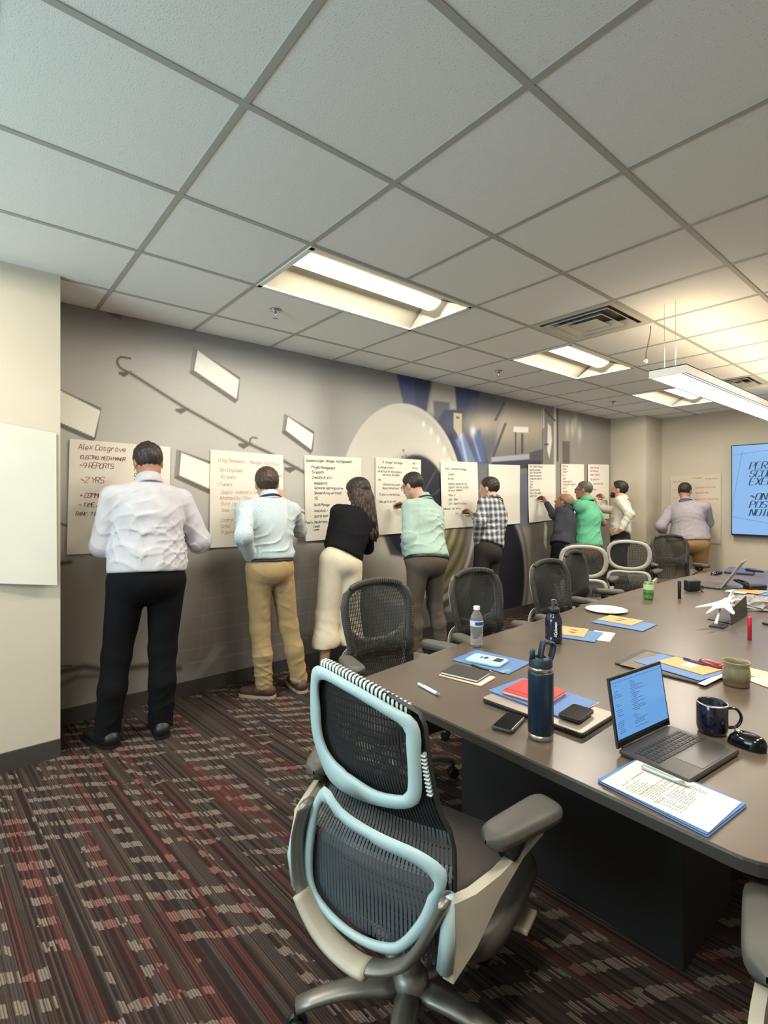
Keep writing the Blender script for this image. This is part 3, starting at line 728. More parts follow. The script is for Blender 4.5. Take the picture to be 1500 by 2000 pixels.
    # arms: flaring support, bracket, pad
    for s in (-1, 1):
        prof = [(-.215, .425, .60), (-.175, .478, .597), (-.10, .552, .603), (-.01, .599, .617), (.075, .616, .628)]
        arm = MB(); rows = []
        for t_, (y, z0, z1) in enumerate(prof):
            x = 0.222 + (0.105 * (t_ / 4) ** .8) * spread; th = .013
            if t_ == 0: z0, z1 = .415, .585
            rows.append([V(s * (x - th), y, z0), V(s * (x + th), y, z0), V(s * (x + th), y, z1), V(s * (x - th * .6), y, z1 + .006), V(s * (x - th), y, z0)])
        arm.grid(rows, s < 0); arm.add([p for p in rows[0][:4]], [(0, 1, 2, 3)]); arm.add([p for p in rows[-1][:4]], [(3, 2, 1, 0)])
        arm.build('arm_support', M_armp, root, smooth=True, autos=40)
        MB().tube([V(s * .215, -.215, .44), V(s * .225, -.222, .52), V(s * .222, -.21, .6)], [.02, .018, .013], 8).build('arm_bracket', fm, root, smooth=True)
        MB().box((s * (.222 + .07 * spread), .0, .628), (.05, .11, .045), bev=.012).build('arm_slide', M_blk2, root, smooth=True)
        pd = MB(); rows = []; n = 17; sg = 18
        c0, c1 = V(s * (.222 + .04 * spread), -.105, .668), V(s * (.222 + .13 * spread), .125, .672)
        ax = nrm(c1 - c0); sd = nrm(np.cross(ax, V(0, 0, 1)))
        for q in range(n):
            f = q / (n - 1); e = math.sqrt(max(0.0, 1 - abs(2 * f - 1) ** 7)); hw = (.036 + .014 * f) * max(e, .05); ht = .023 * max(e, .1) ** .6
            rows.append([c0 + (c1 - c0) * f + sd * (hw * math.copysign(abs(math.cos(2 * PI * k / sg)) ** .6, math.cos(2 * PI * k / sg))) + V(0, 0, ht * math.copysign(abs(math.sin(2 * PI * k / sg)) ** .6, math.sin(2 * PI * k / sg))) for k in range(sg)])
        for r_ in rows: r_.append(r_[0])
        pd.grid(rows, True); pd.build('arm_pad', M_pad, root, smooth=True)
    # base: column, hub, five legs with castors
    MB().lathe([(.026, .165), (.027, .19), (.021, .192), (.021, .33), (.05, .335), (.06, .372)], (0, 0, 0), 18).build('gas_column', M_alu, root, smooth=True, autos=35)
    MB().lathe([(.03, .075), (.05, .085), (.055, .12), (.045, .15), (.032, .168)], (0, 0, 0), 20).build('hub', M_alu, root, smooth=True)
    MB().box((.27, .13, .335), (.05, .085, .014), bev=.004).build('height_lever', M_armp, root, smooth=True)
    for k in range(5):
        a_ = math.radians(235 + 72 * k) - CH_N[0]; dx, dy = math.cos(a_), math.sin(a_); leg = MB(); P = []; R_ = []
        for q in range(7):
            f = q / 6; P.append(V(dx * (.035 + .275 * f), dy * (.035 + .275 * f), .118 - .030 * f ** 2 + .012 * math.sin(f * PI)))
            R_.append(.036 - .012 * f)
        lo = leg.tube(P, R_, 10, flat=(1.0, .55), up=V(0, 0, 1)).build('leg', M_alu, root, smooth=True)
        cs = MB(); e = V(dx * .31, dy * .31, 0); sd = V(-dy, dx, 0)
        for s in (-1, 1):
            R3 = np.column_stack([V(dx, dy, 0), V(0, 0, 1), sd]); cs.lathe([(.0, -.009), (.024, -.009), (.028, -.004), (.028, .004), (.024, .009), (0, .009)], e + sd * (s * .014) + V(0, 0, .0285), 14, R=R3)
        cs.tube([e + V(0, 0, .03), e + V(0, 0, .09)], .008, 6)
        cs.build('castor', M_blk2, lo, smooth=True, autos=40)
    return root
def top_edge(x, A):
    best = None
    for p, q in zip(A, A[1:] + A[:1]):
        if (p[0] - x) * (q[0] - x) <= 0 and abs(p[0] - q[0]) > 1e-6:
            z = p[1] + (q[1] - p[1]) * (x - p[0]) / (q[0] - p[0])
            if best is None or z > best: best = z
    return best if best is not None else max(A, key=lambda p: p[1])[1] - .03

# the chair nearest the camera: back flexed and twisted a little to one side
f_up = [(-.167, 1.018), (-.2, .965), (-.221, .833), (-.199, .75), (-.156, .695), (-.061, .687), (.027, .698), (.094, .717), (.126, .754), (.134, .856), (.138, .916), (.125, .949), (.09, .962), (-.04, 1.0)]
f_upi = [(-.158, .98), (-.172, .9), (-.176, .82), (-.13, .765), (-.017, .738), (.053, .742), (.09, .76), (.1, .864), (.1, .912), (.075, .938), (-.05, .972)]
f_lo = [(-.10, .748), (-.158, .653), (-.2, .519), (-.201, .435), (-.13, .395), (-.028, .385), (.064, .397), (.115, .428), (.18, .516), (.217, .621), (.216, .653), (.195, .668), (.149, .684), (.051, .695), (-.04, .713)]
f_loi = [(-.1, .71), (-.14, .63), (-.17, .52), (-.168, .45), (-.115, .42), (-.028, .408), (.055, .42), (.098, .445), (.155, .525), (.187, .61), (.183, .635), (.15, .652), (.051, .665), (-.05, .685)]
f_car = [(-.152, .693), (-.194, .594), (-.205, .502), (-.19, .444), (-.125, .386), (-.05, .362), (.03, .363), (.11, .405), (.155, .458), (.2, .545), (.224, .60)]
f_edge = [(.40, -.21, .23), (.52, -.205, .235), (.62, -.19, .215), (.70, -.18, .165), (.76, -.20, .15), (.84, -.215, .142), (.955, -.19, .137), (.99, -.165, .05)]
CH_N[0] = math.radians(16)
front = make_chair('near office chair with pale blue-grey frame, seen from behind at the table end', f_up, f_upi, f_lo, f_loi, f_car,
                   lambda x, z: -.157 - (z - .65) * .15 + .6 * x * x, lambda x, z: -.242 - (z - .65) * .1 + .6 * x * x, f_edge, flare=0.0)
front.location = (-1.02, .95, 0); front.rotation_euler = (0, 0, math.radians(16))
# the even, unflexed chair of the others
def mirror(h): return h + [(-x, z) for x, z in reversed(h) if abs(x) > 1e-6]
s_up = mirror([(0, 1.02), (.10, 1.012), (.175, .985), (.215, .93), (.225, .85), (.205, .765), (.15, .71), (.07, .69), (0, .686)])
s_upi = mirror([(0, .985), (.09, .978), (.145, .955), (.175, .91), (.18, .85), (.165, .785), (.12, .745), (.06, .728), (0, .724)])
s_lo = mirror([(0, .69), (.12, .692), (.19, .672), (.218, .62), (.208, .52), (.165, .43), (.1, .392), (0, .382)])
s_loi = mirror([(0, .662), (.11, .662), (.165, .645), (.185, .61), (.178, .525), (.14, .45), (.085, .42), (0, .412)])
s_car = [(-.222, .60), (-.208, .53), (-.165, .43), (-.09, .375), (0, .36), (.09, .375), (.165, .43), (.208, .53), (.222, .60)]
s_edge = [(.40, -.285, .285), (.47, -.27, .27), (.53, -.25, .25), (.60, -.22, .22), (.70, -.195, .195), (.80, -.215, .215), (.90, -.222, .222), (.975, -.195, .195), (1.0, -.13, .13)]
CH_N[0] = 0
M_frame2 = mat('light_grey_chair_frame', S(190, 186, 174), 0.42, noise=0.02, nscale=12)
std = make_chair('black mesh office chair at the table side, nearest the front chair, before the woman', s_up, s_upi, s_lo, s_loi, s_car,
                 lambda x, z: -.165 - (z - .65) * .16 + .55 * x * x, lambda x, z: -.215 + (z - .65) * .02 + .55 * x * x, s_edge, M_frame2, .62, 1.6, mat('grey_rib', S(96, 94, 90), .5), (-.16, .16), mat('charcoal_elastomer_net', S(58, 57, 54), 0.5, noise=0.08))
CHG = 'mesh backed office chairs round the table'
def place(o, x, y, face):   # face = direction the sitter looks (dx, dy)
    o.location = (x, y, 0); o.rotation_euler = (0, 0, math.atan2(-face[0], face[1]))
place(std, -1.92, 1.69, (1, -.10))
for lab, x, y, face in [
    ('black mesh office chair at the table side behind the clear water bottle', -1.86, 2.43, (1, -.06)),
    ('black mesh office chair at the table side behind the dark sports bottle', -1.84, 3.22, (1, -.05)),
    ('black mesh office chair overlapping the light framed chair of the man in green', -2.06, 3.98, (1, .12)),
    ('light framed chair turned to the wall behind the man in green polo', -2.62, 4.80, (-.5, .87)),
    ('light framed chair turned to the wall before the man in navy trousers', -2.58, 5.72, (-.40, .92)),
    ('farthest black mesh office chair, at the table end before the man in lavender', -2.42, 6.62, (.72, -.70)),
    ('dark office chair at the near right table end, only its arm in view', 0.02, 1.10, (0.05, 1))]:
    c = dup(std, (x, y, 0), math.atan2(-face[0], face[1]), lab, CHG)

# ================================================================== the table
TZ = 0.75
M_top = mat('dark_bronze_laminate', S(92, 80, 70), 0.30, noise=0.06, nscale=9, bump=0.03, bscale=180, spec=0.5)
M_edge = mat('table_edge_band', S(54, 50, 47), 0.45, noise=0.04)
M_ped = mat('black_pedestal_laminate', S(15, 15, 18), 0.6, noise=0.05)
def rounded(poly, r, n=6):
    out = []; m = len(poly)
    for i in range(m):
        p0, p, p1 = V(*poly[i - 1]), V(*poly[i]), V(*poly[(i + 1) % m]); a = nrm(p0 - p); b = nrm(p1 - p)
        rr = r[i] if isinstance(r, (list, tuple)) else r
        if rr <= 0: out.append(p); continue
        ang = math.acos(np.clip(np.dot(a, b), -1, 1)); d_ = min(rr / math.tan(ang / 2), .49 * np.linalg.norm(p0 - p), .49 * np.linalg.norm(p1 - p)); rr = d_ * math.tan(ang / 2)
        c = p + nrm(a + b) * (rr / math.sin(ang / 2)); v0 = p + a * d_ - c; v1 = p + b * d_ - c
        for k in range(n + 1):
            t = k / n; v = nrm(v0 * (1 - t) + v1 * t) * rr; out.append(c + v)
    return out
table_poly = [(-1.585, 1.19), (-.235, 1.175), (-.13, 2.6), (-.10, 4.2), (-.14, 6.1), (-1.72, 6.18), (-1.80, 4.95), (-1.775, 3.6), (-1.69, 2.6), (-1.655, 1.8)]
tp = rounded(table_poly, [.055, .10, 0, 0, .06, .06, 0, 0, 0, 0])
table = thing('conference_table', 'long dark brown conference table with black panel pedestals', 'table', (-.95, 3.7, 0))
def outline_slab(poly, zs, ks, flip=False):
    n = len(poly); c = sum(poly) / n; rows = []
    for z, inset in zip(zs, ks):
        row = []
        for i in range(n):
            t = nrm(poly[(i + 1) % n] - poly[i - 1]); nn = V(t[1], -t[0]); q = poly[i] - nn * inset; row.append(V(q[0], q[1], z))
        rows.append(row + [row[0]])
    return rows, n
rows, n = outline_slab(tp, [TZ - .034, TZ - .030, TZ - .006, TZ - .0015], [.006, .0, .0, .002])
mb = MB().grid(rows, False); mb.add(rows[0][:-1], [tuple(reversed(range(n)))]); mb.build('edge_band', M_edge, table)
rows, n = outline_slab(tp, [TZ - .008, TZ - .001, TZ], [.0025, .0025, .004])
mb = MB().grid(rows, False); mb.add(rows[-1][:-1], [tuple(range(n))]); mb.build('tabletop', M_top, table)
for (x0, x1, y0, y1) in ((-1.50, -.60, 1.70, 2.15), (-1.42, -.50, 5.05, 5.5)):
    MB().box(((x0 + x1) / 2, (y0 + y1) / 2, (TZ - .034) / 2), (x1 - x0, y1 - y0, TZ - .034), bev=.006).build('pedestal', M_ped, table)
MB().box((-.98, 3.6, .42), (.03, 2.92, .5)).build('modesty_panel', M_ped, table)

# ================================================================== people: bodies and clothes as blended solids, skinned into one surface each
def d_rc(p, a, b, r1, r2):
    a = np.asarray(a, np.float32); ba = np.asarray(b, np.float32) - a; pa = p - a
    h = np.clip((pa @ ba) / float(ba @ ba + 1e-9), 0, 1)
    q = pa - h[:, None] * ba
    return np.sqrt((q * q).sum(1)) - (r1 + (r2 - r1) * h)
def d_el(p, c, r, R=None):
    q = p - np.asarray(c, np.float32)
    if R is not None: q = q @ np.asarray(R, np.float32)
    r = np.asarray(r, np.float32); k0 = np.sqrt(((q / r) ** 2).sum(1)); k1 = np.sqrt(((q / (r * r)) ** 2).sum(1))
    return k0 * (k0 - 1) / (k1 + 1e-6)
def smin(a, b, k):
    h = np.clip(0.5 + 0.5 * (b - a) / k, 0, 1); return b + (a - b) * h - k * h * (1 - h)
def smax(a, b, k): return -smin(-a, -b, k)
def union(p, prims, k):
    d = None
    for q in prims:
        e = d_rc(p, *q[1:]) if q[0] == 'c' else d_el(p, *q[1:])
        d = e if d is None else smin(d, e, k)
    return d
def bounds(prims, pad):
    lo = np.full(3, 1e9); hi = -lo
    for q in prims:
        if q[0] == 'c':
            for c, r in ((q[1], q[3]), (q[2], q[4])): lo = np.minimum(lo, np.asarray(c) - r); hi = np.maximum(hi, np.asarray(c) + r)
        else: r = max(q[2]); lo = np.minimum(lo, np.asarray(q[1]) - r); hi = np.maximum(hi, np.asarray(q[1]) + r)
    return lo - pad, hi + pad
def skin_mesh(f, lo, hi, h, reach=0.05):
    """surface nets of the field f on a grid of step h, evaluated only near the surface"""
    lo = np.asarray(lo, float); n = np.ceil((np.asarray(hi) - lo) / (4 * h)).astype(int) + 1; N = n * 4
    ax = [lo[i] + (np.arange(n[i]) * 4 + 1.5) * h for i in range(3)]
    G = np.stack(np.meshgrid(*ax, indexing='ij'), -1).reshape(-1, 3).astype(np.float32)
    dc = f(G).reshape(n)
    near = np.abs(dc) < (4 * h * 1.0 + reach)
    D = np.repeat(np.repeat(np.repeat(dc, 4, 0), 4, 1), 4, 2).astype(np.float32)
    M = np.repeat(np.repeat(np.repeat(near, 4, 0), 4, 1), 4, 2)
    I = np.argwhere(M); P = (lo + I * h).astype(np.float32)
    out = np.empty(len(P), np.float32)
    for s in range(0, len(P), 200000): out[s:s + 200000] = f(P[s:s + 200000])
    D[M] = out
    Sg = D < 0
    c8 = [Sg[i:N[0] - 1 + i, j:N[1] - 1 + j, k:N[2] - 1 + k] for i in (0, 1) for j in (0, 1) for k in (0, 1)]
    cnt = sum(c.astype(np.int8) for c in c8); act = (cnt > 0) & (cnt < 8)
    A = np.argwhere(act); idx = -np.ones(act.shape, np.int64); idx[act] = np.arange(len(A))
    vals = [D[A[:, 0] + i, A[:, 1] + j, A[:, 2] + k] for i in (0, 1) for j in (0, 1) for k in (0, 1)]
    acc = np.zeros((len(A), 3)); w = np.zeros(len(A))
    offs = [(i, j, k) for i in (0, 1) for j in (0, 1) for k in (0, 1)]
    for a in range(8):
        for b in range(a + 1, 8):
            if sum(abs(x - y) for x, y in zip(offs[a], offs[b])) != 1: continue
            va, vb = vals[a], vals[b]; m = (va < 0) != (vb < 0); t = np.where(m, va / (va - vb + 1e-12), 0)
            pos = np.asarray(offs[a])[None] + t[:, None] * (np.asarray(offs[b]) - np.asarray(offs[a]))[None]
            acc += pos * m[:, None]; w += m
    V3 = lo + (A + acc / w[:, None]) * h
    F = []
    for ax_ in range(3):
        o = [0, 1, 2]; o.remove(ax_); u_, v_ = o
        s0 = [slice(None)] * 3; s1 = [slice(None)] * 3; s0[ax_] = slice(0, -1); s1[ax_] = slice(1, None)
        a, b = Sg[tuple(s0)], Sg[tuple(s1)]; E_ = np.argwhere(a != b)
        E_ = E_[(E_[:, u_] > 0) & (E_[:, v_] > 0) & (E_[:, u_] < N[u_] - 1) & (E_[:, v_] < N[v_] - 1)]
        if not len(E_): continue
        def cell(du, dv):
            q = E_.copy(); q[:, u_] -= du; q[:, v_] -= dv; return idx[q[:, 0], q[:, 1], q[:, 2]]
        Q = np.stack([cell(1, 1), cell(0, 1), cell(0, 0), cell(1, 0)], 1)
        ins = a[E_[:, 0], E_[:, 1], E_[:, 2]]
        flip = ins if ax_ != 1 else ~ins
        Q[~flip] = Q[~flip][:, ::-1]
        F.append(Q[(Q >= 0).all(1)])
    return V3, np.concatenate(F)
def mesh_obj(name, VF, material, parent, relax=1):
    v, f = VF
    if relax:
        e = np.concatenate([f[:, [0, 1]], f[:, [1, 2]], f[:, [2, 3]], f[:, [3, 0]]]); 
        for _ in range(relax):
            s = np.zeros_like(v); c = np.zeros(len(v))
            for i in range(3): s[:, i] = np.bincount(e[:, 0], v[e[:, 1], i], len(v)) + np.bincount(e[:, 1], v[e[:, 0], i], len(v))
            c = np.bincount(e[:, 0], minlength=len(v)) + np.bincount(e[:, 1], minlength=len(v)); v = v * .5 + .5 * s / np.maximum(c, 1)[:, None]
    o0 = V(0, 0, 0); p = parent
    while p is not None: o0 = o0 + np.array(p.location); p = p.parent
    me = bpy.data.meshes.new(name); me.vertices.add(len(v)); me.vertices.foreach_set('co', (v - o0).astype(np.float32).ravel()); n = len(f)
    me.loops.add(n * 4); me.loops.foreach_set('vertex_index', f.astype(np.int32).ravel()); me.polygons.add(n); me.polygons.foreach_set('loop_start', np.arange(n, dtype=np.int32) * 4)
    me.polygons.foreach_set('use_smooth', np.ones(n, bool)); me.update(calc_edges=True); me.validate()
    me.materials.append(material); o = bpy.data.objects.new(name, me); COL.objects.link(o); o.parent = parent
    return o
def folds(p, seed, s=1.0):
    """cloth creases: ridged waves, bent by slower ones"""
    r = np.random.RandomState(seed); out = np.zeros(len(p), np.float32)
    for k in range(5):
        d = nrm(r.normal(0, 1, 3) * V(.9, .9, 1.2)); w_ = r.uniform(20, 52) * s; b = nrm(r.normal(0, 1, 3)); c = nrm(r.normal(0, 1, 3))
        ph = p @ d.astype(np.float32) * w_ + 2.0 * np.sin(p @ b.astype(np.float32) * 11 + k) + 1.2 * np.sin(p @ c.astype(np.float32) * 23 + 2 * k)
        out += (1 - np.abs(np.sin(ph))) ** 3 * np.clip(np.sin(p @ c.astype(np.float32) * 10 + seed + k * 1.7) * 1.5 - .45, 0, 1)
    return out
def ik(a, b, l1, l2, pole):
    d = b - a; L = np.linalg.norm(d); L2 = min(L, (l1 + l2) * .999); d = d / (L + 1e-9); b = a + d * L2
    x = (l1 * l1 - l2 * l2 + L2 * L2) / (2 * L2); h_ = math.sqrt(max(l1 * l1 - x * x, 0)); pl = pole - a; pl = pl - d * (pl @ d)
    return a + d * x + nrm(pl) * h_, b

SKINS = {'light': S(194, 150, 126), 'tan': S(162, 118, 96), 'pale': S(202, 162, 140), 'brown': S(146, 98, 74)}
def skin_mat(k): return mat('skin_' + k, SKINS[k], 0.5, noise=0.06, nscale=40, spec=0.35)
def cloth(name, col, **k):
    a = dict(noise=0.05, nscale=18, bump=0.12, bscale=600, spec=0.15); a.update(k); return mat(name, col, a.pop('rough', 0.85), **a)
M_shoe_sole = mat('shoe_sole', S(96, 84, 74), 0.7)
M_hair = {k: mat('hair_' + k, c, 0.5, noise=0.3, nscale=160, bump=0.5, bscale=260) for k, c in
          (('black', S(30, 25, 22)), ('dark', S(44, 33, 27)), ('brown', S(64, 46, 36)), ('wavy', S(62, 44, 34)), ('grey', S(92, 84, 78)))}
M_belt = mat('dark_belt_leather', S(30, 27, 26), 0.45); M_lan = mat('dark_lanyard', S(28, 32, 44), 0.7)
M_eye = mat('eye_white', S(226, 220, 212), 0.3, noise=0.01); M_glass_rim = mat('dark_spectacle_rim', S(34, 30, 30), 0.35)

def hand_prims(w_, dv, pn, side, curl, sc=1.0):
    """wrist, finger direction, palm normal (towards the palm), thumb side vector, curl 0..1"""
    dv = nrm(dv); pn = nrm(pn - dv * (pn @ dv)); sv = nrm(np.cross(pn, dv)); sv = sv if sv @ side > 0 else -sv
    R = np.column_stack([sv, dv, pn]); P = [('e', w_ + dv * .045 * sc, V(.040, .052, .017) * sc, R), ('c', w_ - dv * .02, w_ + dv * .03 * sc, .026 * sc, .024 * sc)]
    for k, (o, l) in enumerate(((.028, .072), (.0095, .080), (-.0095, .075), (-.027, .060))):
        b = w_ + dv * .088 * sc + sv * o * sc; a1 = curl * 1.05; a2 = curl * 2.2
        d1 = dv * math.cos(a1) + pn * math.sin(a1); d2 = dv * math.cos(a2) + pn * math.sin(a2)
        m = b + d1 * l * .55 * sc; e = m + d2 * l * .5 * sc
        P += [('c', b - d1 * .012, m, .0095 * sc, .0085 * sc), ('c', m, e, .0085 * sc, .007 * sc)]
    tb = w_ + dv * .03 * sc + sv * .032 * sc; t1 = tb + nrm(sv * .55 + dv * .7 + pn * .45) * .042 * sc; t2 = t1 + nrm(dv * .8 + pn * .8 - sv * .2) * .032 * sc
    P += [('c', tb - sv * .012 * sc, t1, .0125 * sc, .0105 * sc), ('c', t1, t2, .0105 * sc, .008 * sc)]
    grip = w_ + dv * .085 * sc + pn * .035 * sc + sv * .02 * sc
    return P, grip, R

def person(label, sp):
    """sp: joints in room coordinates (hd, nek, pel, feet, wrists, elbow hints), build and clothes"""
    s = sp.get('s', 1.0); g = sp.get('g', 1.0); sw = sp.get('sw', .19) * s; vox = sp.get('vox', .009)
    F = nrm(V(*sp['face'], 0)); Rt = V(F[1], -F[0], 0)
    pel, nek, hd = sp['pel'], sp['nek'], sp['hd']
    up = nrm(nek - pel); r_ = nrm(Rt - up * (Rt @ up)); f_ = np.cross(up, r_); TR = np.column_stack([r_, f_, up]); TL = np.linalg.norm(nek - pel)
    base = V((sp['feet'][0][0] + sp['feet'][1][0]) / 2, (sp['feet'][0][1] + sp['feet'][1][1]) / 2, 0)
    root = thing('person', label, 'person', base)
    T = lambda x, y, z: pel + r_ * x + f_ * y + up * z
    # ---- head frame
    yw, pt, rl = sp.get('head', (0, 0, 0)); 
    hf = nrm(F * math.cos(yw) - Rt * math.sin(yw)); hr = V(hf[1], -hf[0], 0); hf2 = hf * math.cos(pt) + V(0, 0, 1) * math.sin(pt); hu = np.cross(hr, hf2)
    hr2 = hr * math.cos(rl) + hu * math.sin(rl); hu = np.cross(hr2, hf2); HR = np.column_stack([hr2, hf2, hu]); hs = sp.get('hs', 1.0)
    Hh = lambda x, y, z: hd + (hr2 * x + hf2 * y + hu * z) * hs
    E_ = lambda c, r: ('e', Hh(*c), V(*r) * hs, HR)
    Cc = lambda a, b, r1, r2: ('c', Hh(*a), Hh(*b), r1 * hs, r2 * hs)
    cran = [E_((0, -.014, .030), (.077, .098, .090)), E_((0, .03, -.025), (.060, .066, .085))]
    jaw = [Cc((-.048, .0, -.055), (-.014, .066, -.098), .022, .018), Cc((.048, .0, -.055), (.014, .066, -.098), .022, .018), E_((0, .066, -.098), (.026, .022, .02))]
    nose = [Cc((0, .090, .014), (0, .108, -.026), .010, .013), Cc((-.010, .098, -.03), (.010, .098, -.03), .009, .009)]
    brow = [Cc((-.045, .078, .032), (.045, .078, .032), .012, .012)]
    ears = [E_((sg * .080, -.008, -.004), (.011, .021, .034)) for sg in (-1, 1)]
    lips = [E_((0, .090, -.062), (.024, .012, .007)), E_((0, .088, -.072), (.020, .012, .007))]
    neck = [('c', nek - up * .03, Hh(0, -.022, -.055), .062 * s * (0.9 + .1 * g), .056 * s)]
    # ---- torso, arms, legs
    gx = g; gy = 1 + (g - 1) * 1.5
    tors = [('e', T(0, 0, .02 * TL), V(.165 * gx, .118 * gy, .12) * s, TR), ('e', T(0, .02 * (gy - 1) * 3, .30 * TL), V(.150 * gx, .112 * gy, .15) * s, TR),
            ('e', T(0, 0, .63 * TL), V(.165 * (.5 + .5 * gx), .118 * (.6 + .4 * gy), .18) * s, TR)]
    tilt = sp.get('tilt', 0.0); shz = .835 * TL
    sh = [T(-sw, sp.get('shf', .01), shz + tilt), T(sw, sp.get('shf', .01), shz - tilt)]       # left, right
    tors += [('c', T(sg * .045, 0, .90 * TL), sh[i], .066 * s, .058 * s) for i, sg in ((0, -1), (1, 1))]
    la, lf = .285 * s, .255 * s
    el, wr = [], []
    for i in (0, 1):
        e, w_ = ik(sh[i], sp['wrist'][i], la, lf, sp['elbow'][i]); el.append(e); wr.append(w_)
    arms = []
    for i in (0, 1): arms += [('c', sh[i], el[i], .050 * s, .042 * s), ('c', el[i], wr[i], .042 * s, .027 * s)]
    hips = [T(-.088 * s * gx, 0, -.01), T(.088 * s * gx, 0, -.01)]; knee, ank = [], []
    for i in (0, 1):
        a_ = V(sp['feet'][i][0], sp['feet'][i][1], .085 * s); L = np.linalg.norm(a_ - hips[i]); l1 = max(.40 * s, L * .510); l2 = max(.38 * s, L * .492)
        k_, a2 = ik(hips[i], a_, l1, l2, hips[i] + F * .6 - V(0, 0, .4)); knee.append(k_); ank.append(a_)
    legs = []; toes = []
    for i in (0, 1):
        td = nrm(V(*sp.get('toes', [sp['face'], sp['face']])[i], 0)); toes.append(td)
        legs += [('c', hips[i], knee[i], .082 * s * (.6 + .4 * g), .054 * s), ('c', knee[i], knee[i] * .6 + ank[i] * .4 - F * .014, .052 * s, .052 * s), ('c', knee[i] * .6 + ank[i] * .4 - F * .012, ank[i], .052 * s, .036 * s),
                 ('c', ank[i] - V(0, 0, .035) - td * .03, ank[i] - V(0, 0, .05) + td * .13, .034 * s, .026 * s)]
    hands = []; grips = []
    for i, sg in ((0, -1), (1, 1)):
        hp = sp.get('hand', [None, None])[i]; fd = nrm(wr[i] - el[i])
        if hp is None: dv, pn, cu = fd, -r_ * sg * 1.0 + f_ * .3, .35
        else: dv, pn, cu = fd * hp[3] + V(*hp[0]), V(*hp[1]), hp[2]
        side = V(*sp['thumb'][i]) if sp.get('thumb') else (F + V(0, 0, .6))
        hp_, gr, HRm = hand_prims(wr[i], dv, pn, side, cu, s); hands += hp_; grips.append(gr)
    def body(p):
        d = union(p, tors, .06); d = smin(d, union(p, legs, .03), .04); d = smin(d, union(p, arms, .025), .03); d = smin(d, union(p, neck, .03), .03)
        h_ = union(p, cran, .035); h_ = smin(h_, union(p, jaw, .02), .03); h_ = smin(h_, union(p, brow, .02), .018)
        for sg in (-1, 1): h_ = smax(h_, -d_el(p, Hh(sg * .033, .098, .010), V(.019, .020, .013) * hs, HR), .012)
        h_ = smin(h_, union(p, nose, .012), .010); h_ = smin(h_, union(p, lips, .005), .007); h_ = smin(h_, union(p, ears, .01), .008)
        d = smin(d, h_, .025); return smin(d, union(p, hands, .008), .010)
    allp = tors + legs + arms + neck + cran + ears + hands + nose
    lo, hi = bounds(allp, .03)
    mesh_obj('body', skin_mesh(body, lo, hi, sp.get('bvox', .0065), .03), skin_mat(sp.get('skin', 'light')), root, 1)
    for sg in (-1, 1):
        ey = MB().lathe([(0, .0125), (.006, .011), (.0105, .006), (.0125, 0), (.0105, -.006), (.006, -.011), (0, -.0125)], Hh(sg * .033, .079, .010), 12).build('eye', M_eye, root, smooth=True)
        MB().lathe([(0, .0014), (.004, .001), (.0055, 0)], Hh(sg * .033, .0915, .010), 10, R=np.column_stack([hr2, hu, hf2])).build('iris', M_hair['black'], ey, smooth=True)
    # ---- hair
    hk = sp.get('hair', 'dark'); th = sp.get('hair_t', .014); style = sp.get('style', 'short')
    if style != 'none':
        tuft = sp.get('tuft', 0)
        def hair(p):
            q = (p - hd.astype(np.float32)) @ HR.astype(np.float32) / hs; x, y, z = q[:, 0], q[:, 1], q[:, 2]
            n_ = np.sin(q @ V(160, 40, 90).astype(np.float32)) * np.sin(q @ V(-60, 150, 70).astype(np.float32) + 1) * .0035
            d = union(p, cran[:1], .03) - th * hs * np.clip(.55 + z * 5.5, .35, 1.15) + n_ * (1 if style != 'buzz' else .3)
            if tuft: d = smin(d, union(p, [Cc((.0, -.01, .118), (.012, -.02, .142), .03, .008), Cc((-.03, .05, .10), (-.02, .09, .118), .03, .014)], .02), .03)
            d = smax(d, (y * .80 - z * .60 - .012) * hs, .01)                     # hairline
            d = smax(d, -(z + .072 + y * .22) * hs, .008)                          # nape
            d = smax(d, -(d_el(p, Hh(.085, .004, -.012), V(.03, .030, .036) * hs, HR)), .006); d = smax(d, -(d_el(p, Hh(-.085, .004, -.012), V(.03, .030, .036) * hs, HR)), .006)
            if style == 'bald': d = smax(d, (z - .048 - y * .3) * hs, .012)
            if style == 'thin': d = smax(d, -(d_el(p, Hh(0, -.03, .125), V(.045, .06, .04) * hs, HR)), .012)
            return d
        lo, hi = bounds(cran, .06 if tuft else .035)
        mesh_obj('hair', skin_mesh(hair, lo, hi, sp.get('hvox', .006), .03), M_hair[hk], root, 0)
    if sp.get('beard'):
        lo, hi = bounds(cran + jaw, .03)
        def beard(p):
            q = (p - hd.astype(np.float32)) @ HR.astype(np.float32) / hs; y, z = q[:, 1], q[:, 2]
            d = smin(union(p, cran, .035), union(p, jaw, .02), .03) - .0022
            d = smax(d, (z + .042 + np.abs(y - .02) * -.0) * hs, .01); d = smax(d, -(y - .018) * hs, .01); return smax(d, -d_el(p, Hh(0, .10, -.066), V(.028, .03, .011) * hs, HR), .004)
        mesh_obj('beard', skin_mesh(beard, lo, hi, .006, .03), M_hair[hk], root, 0)
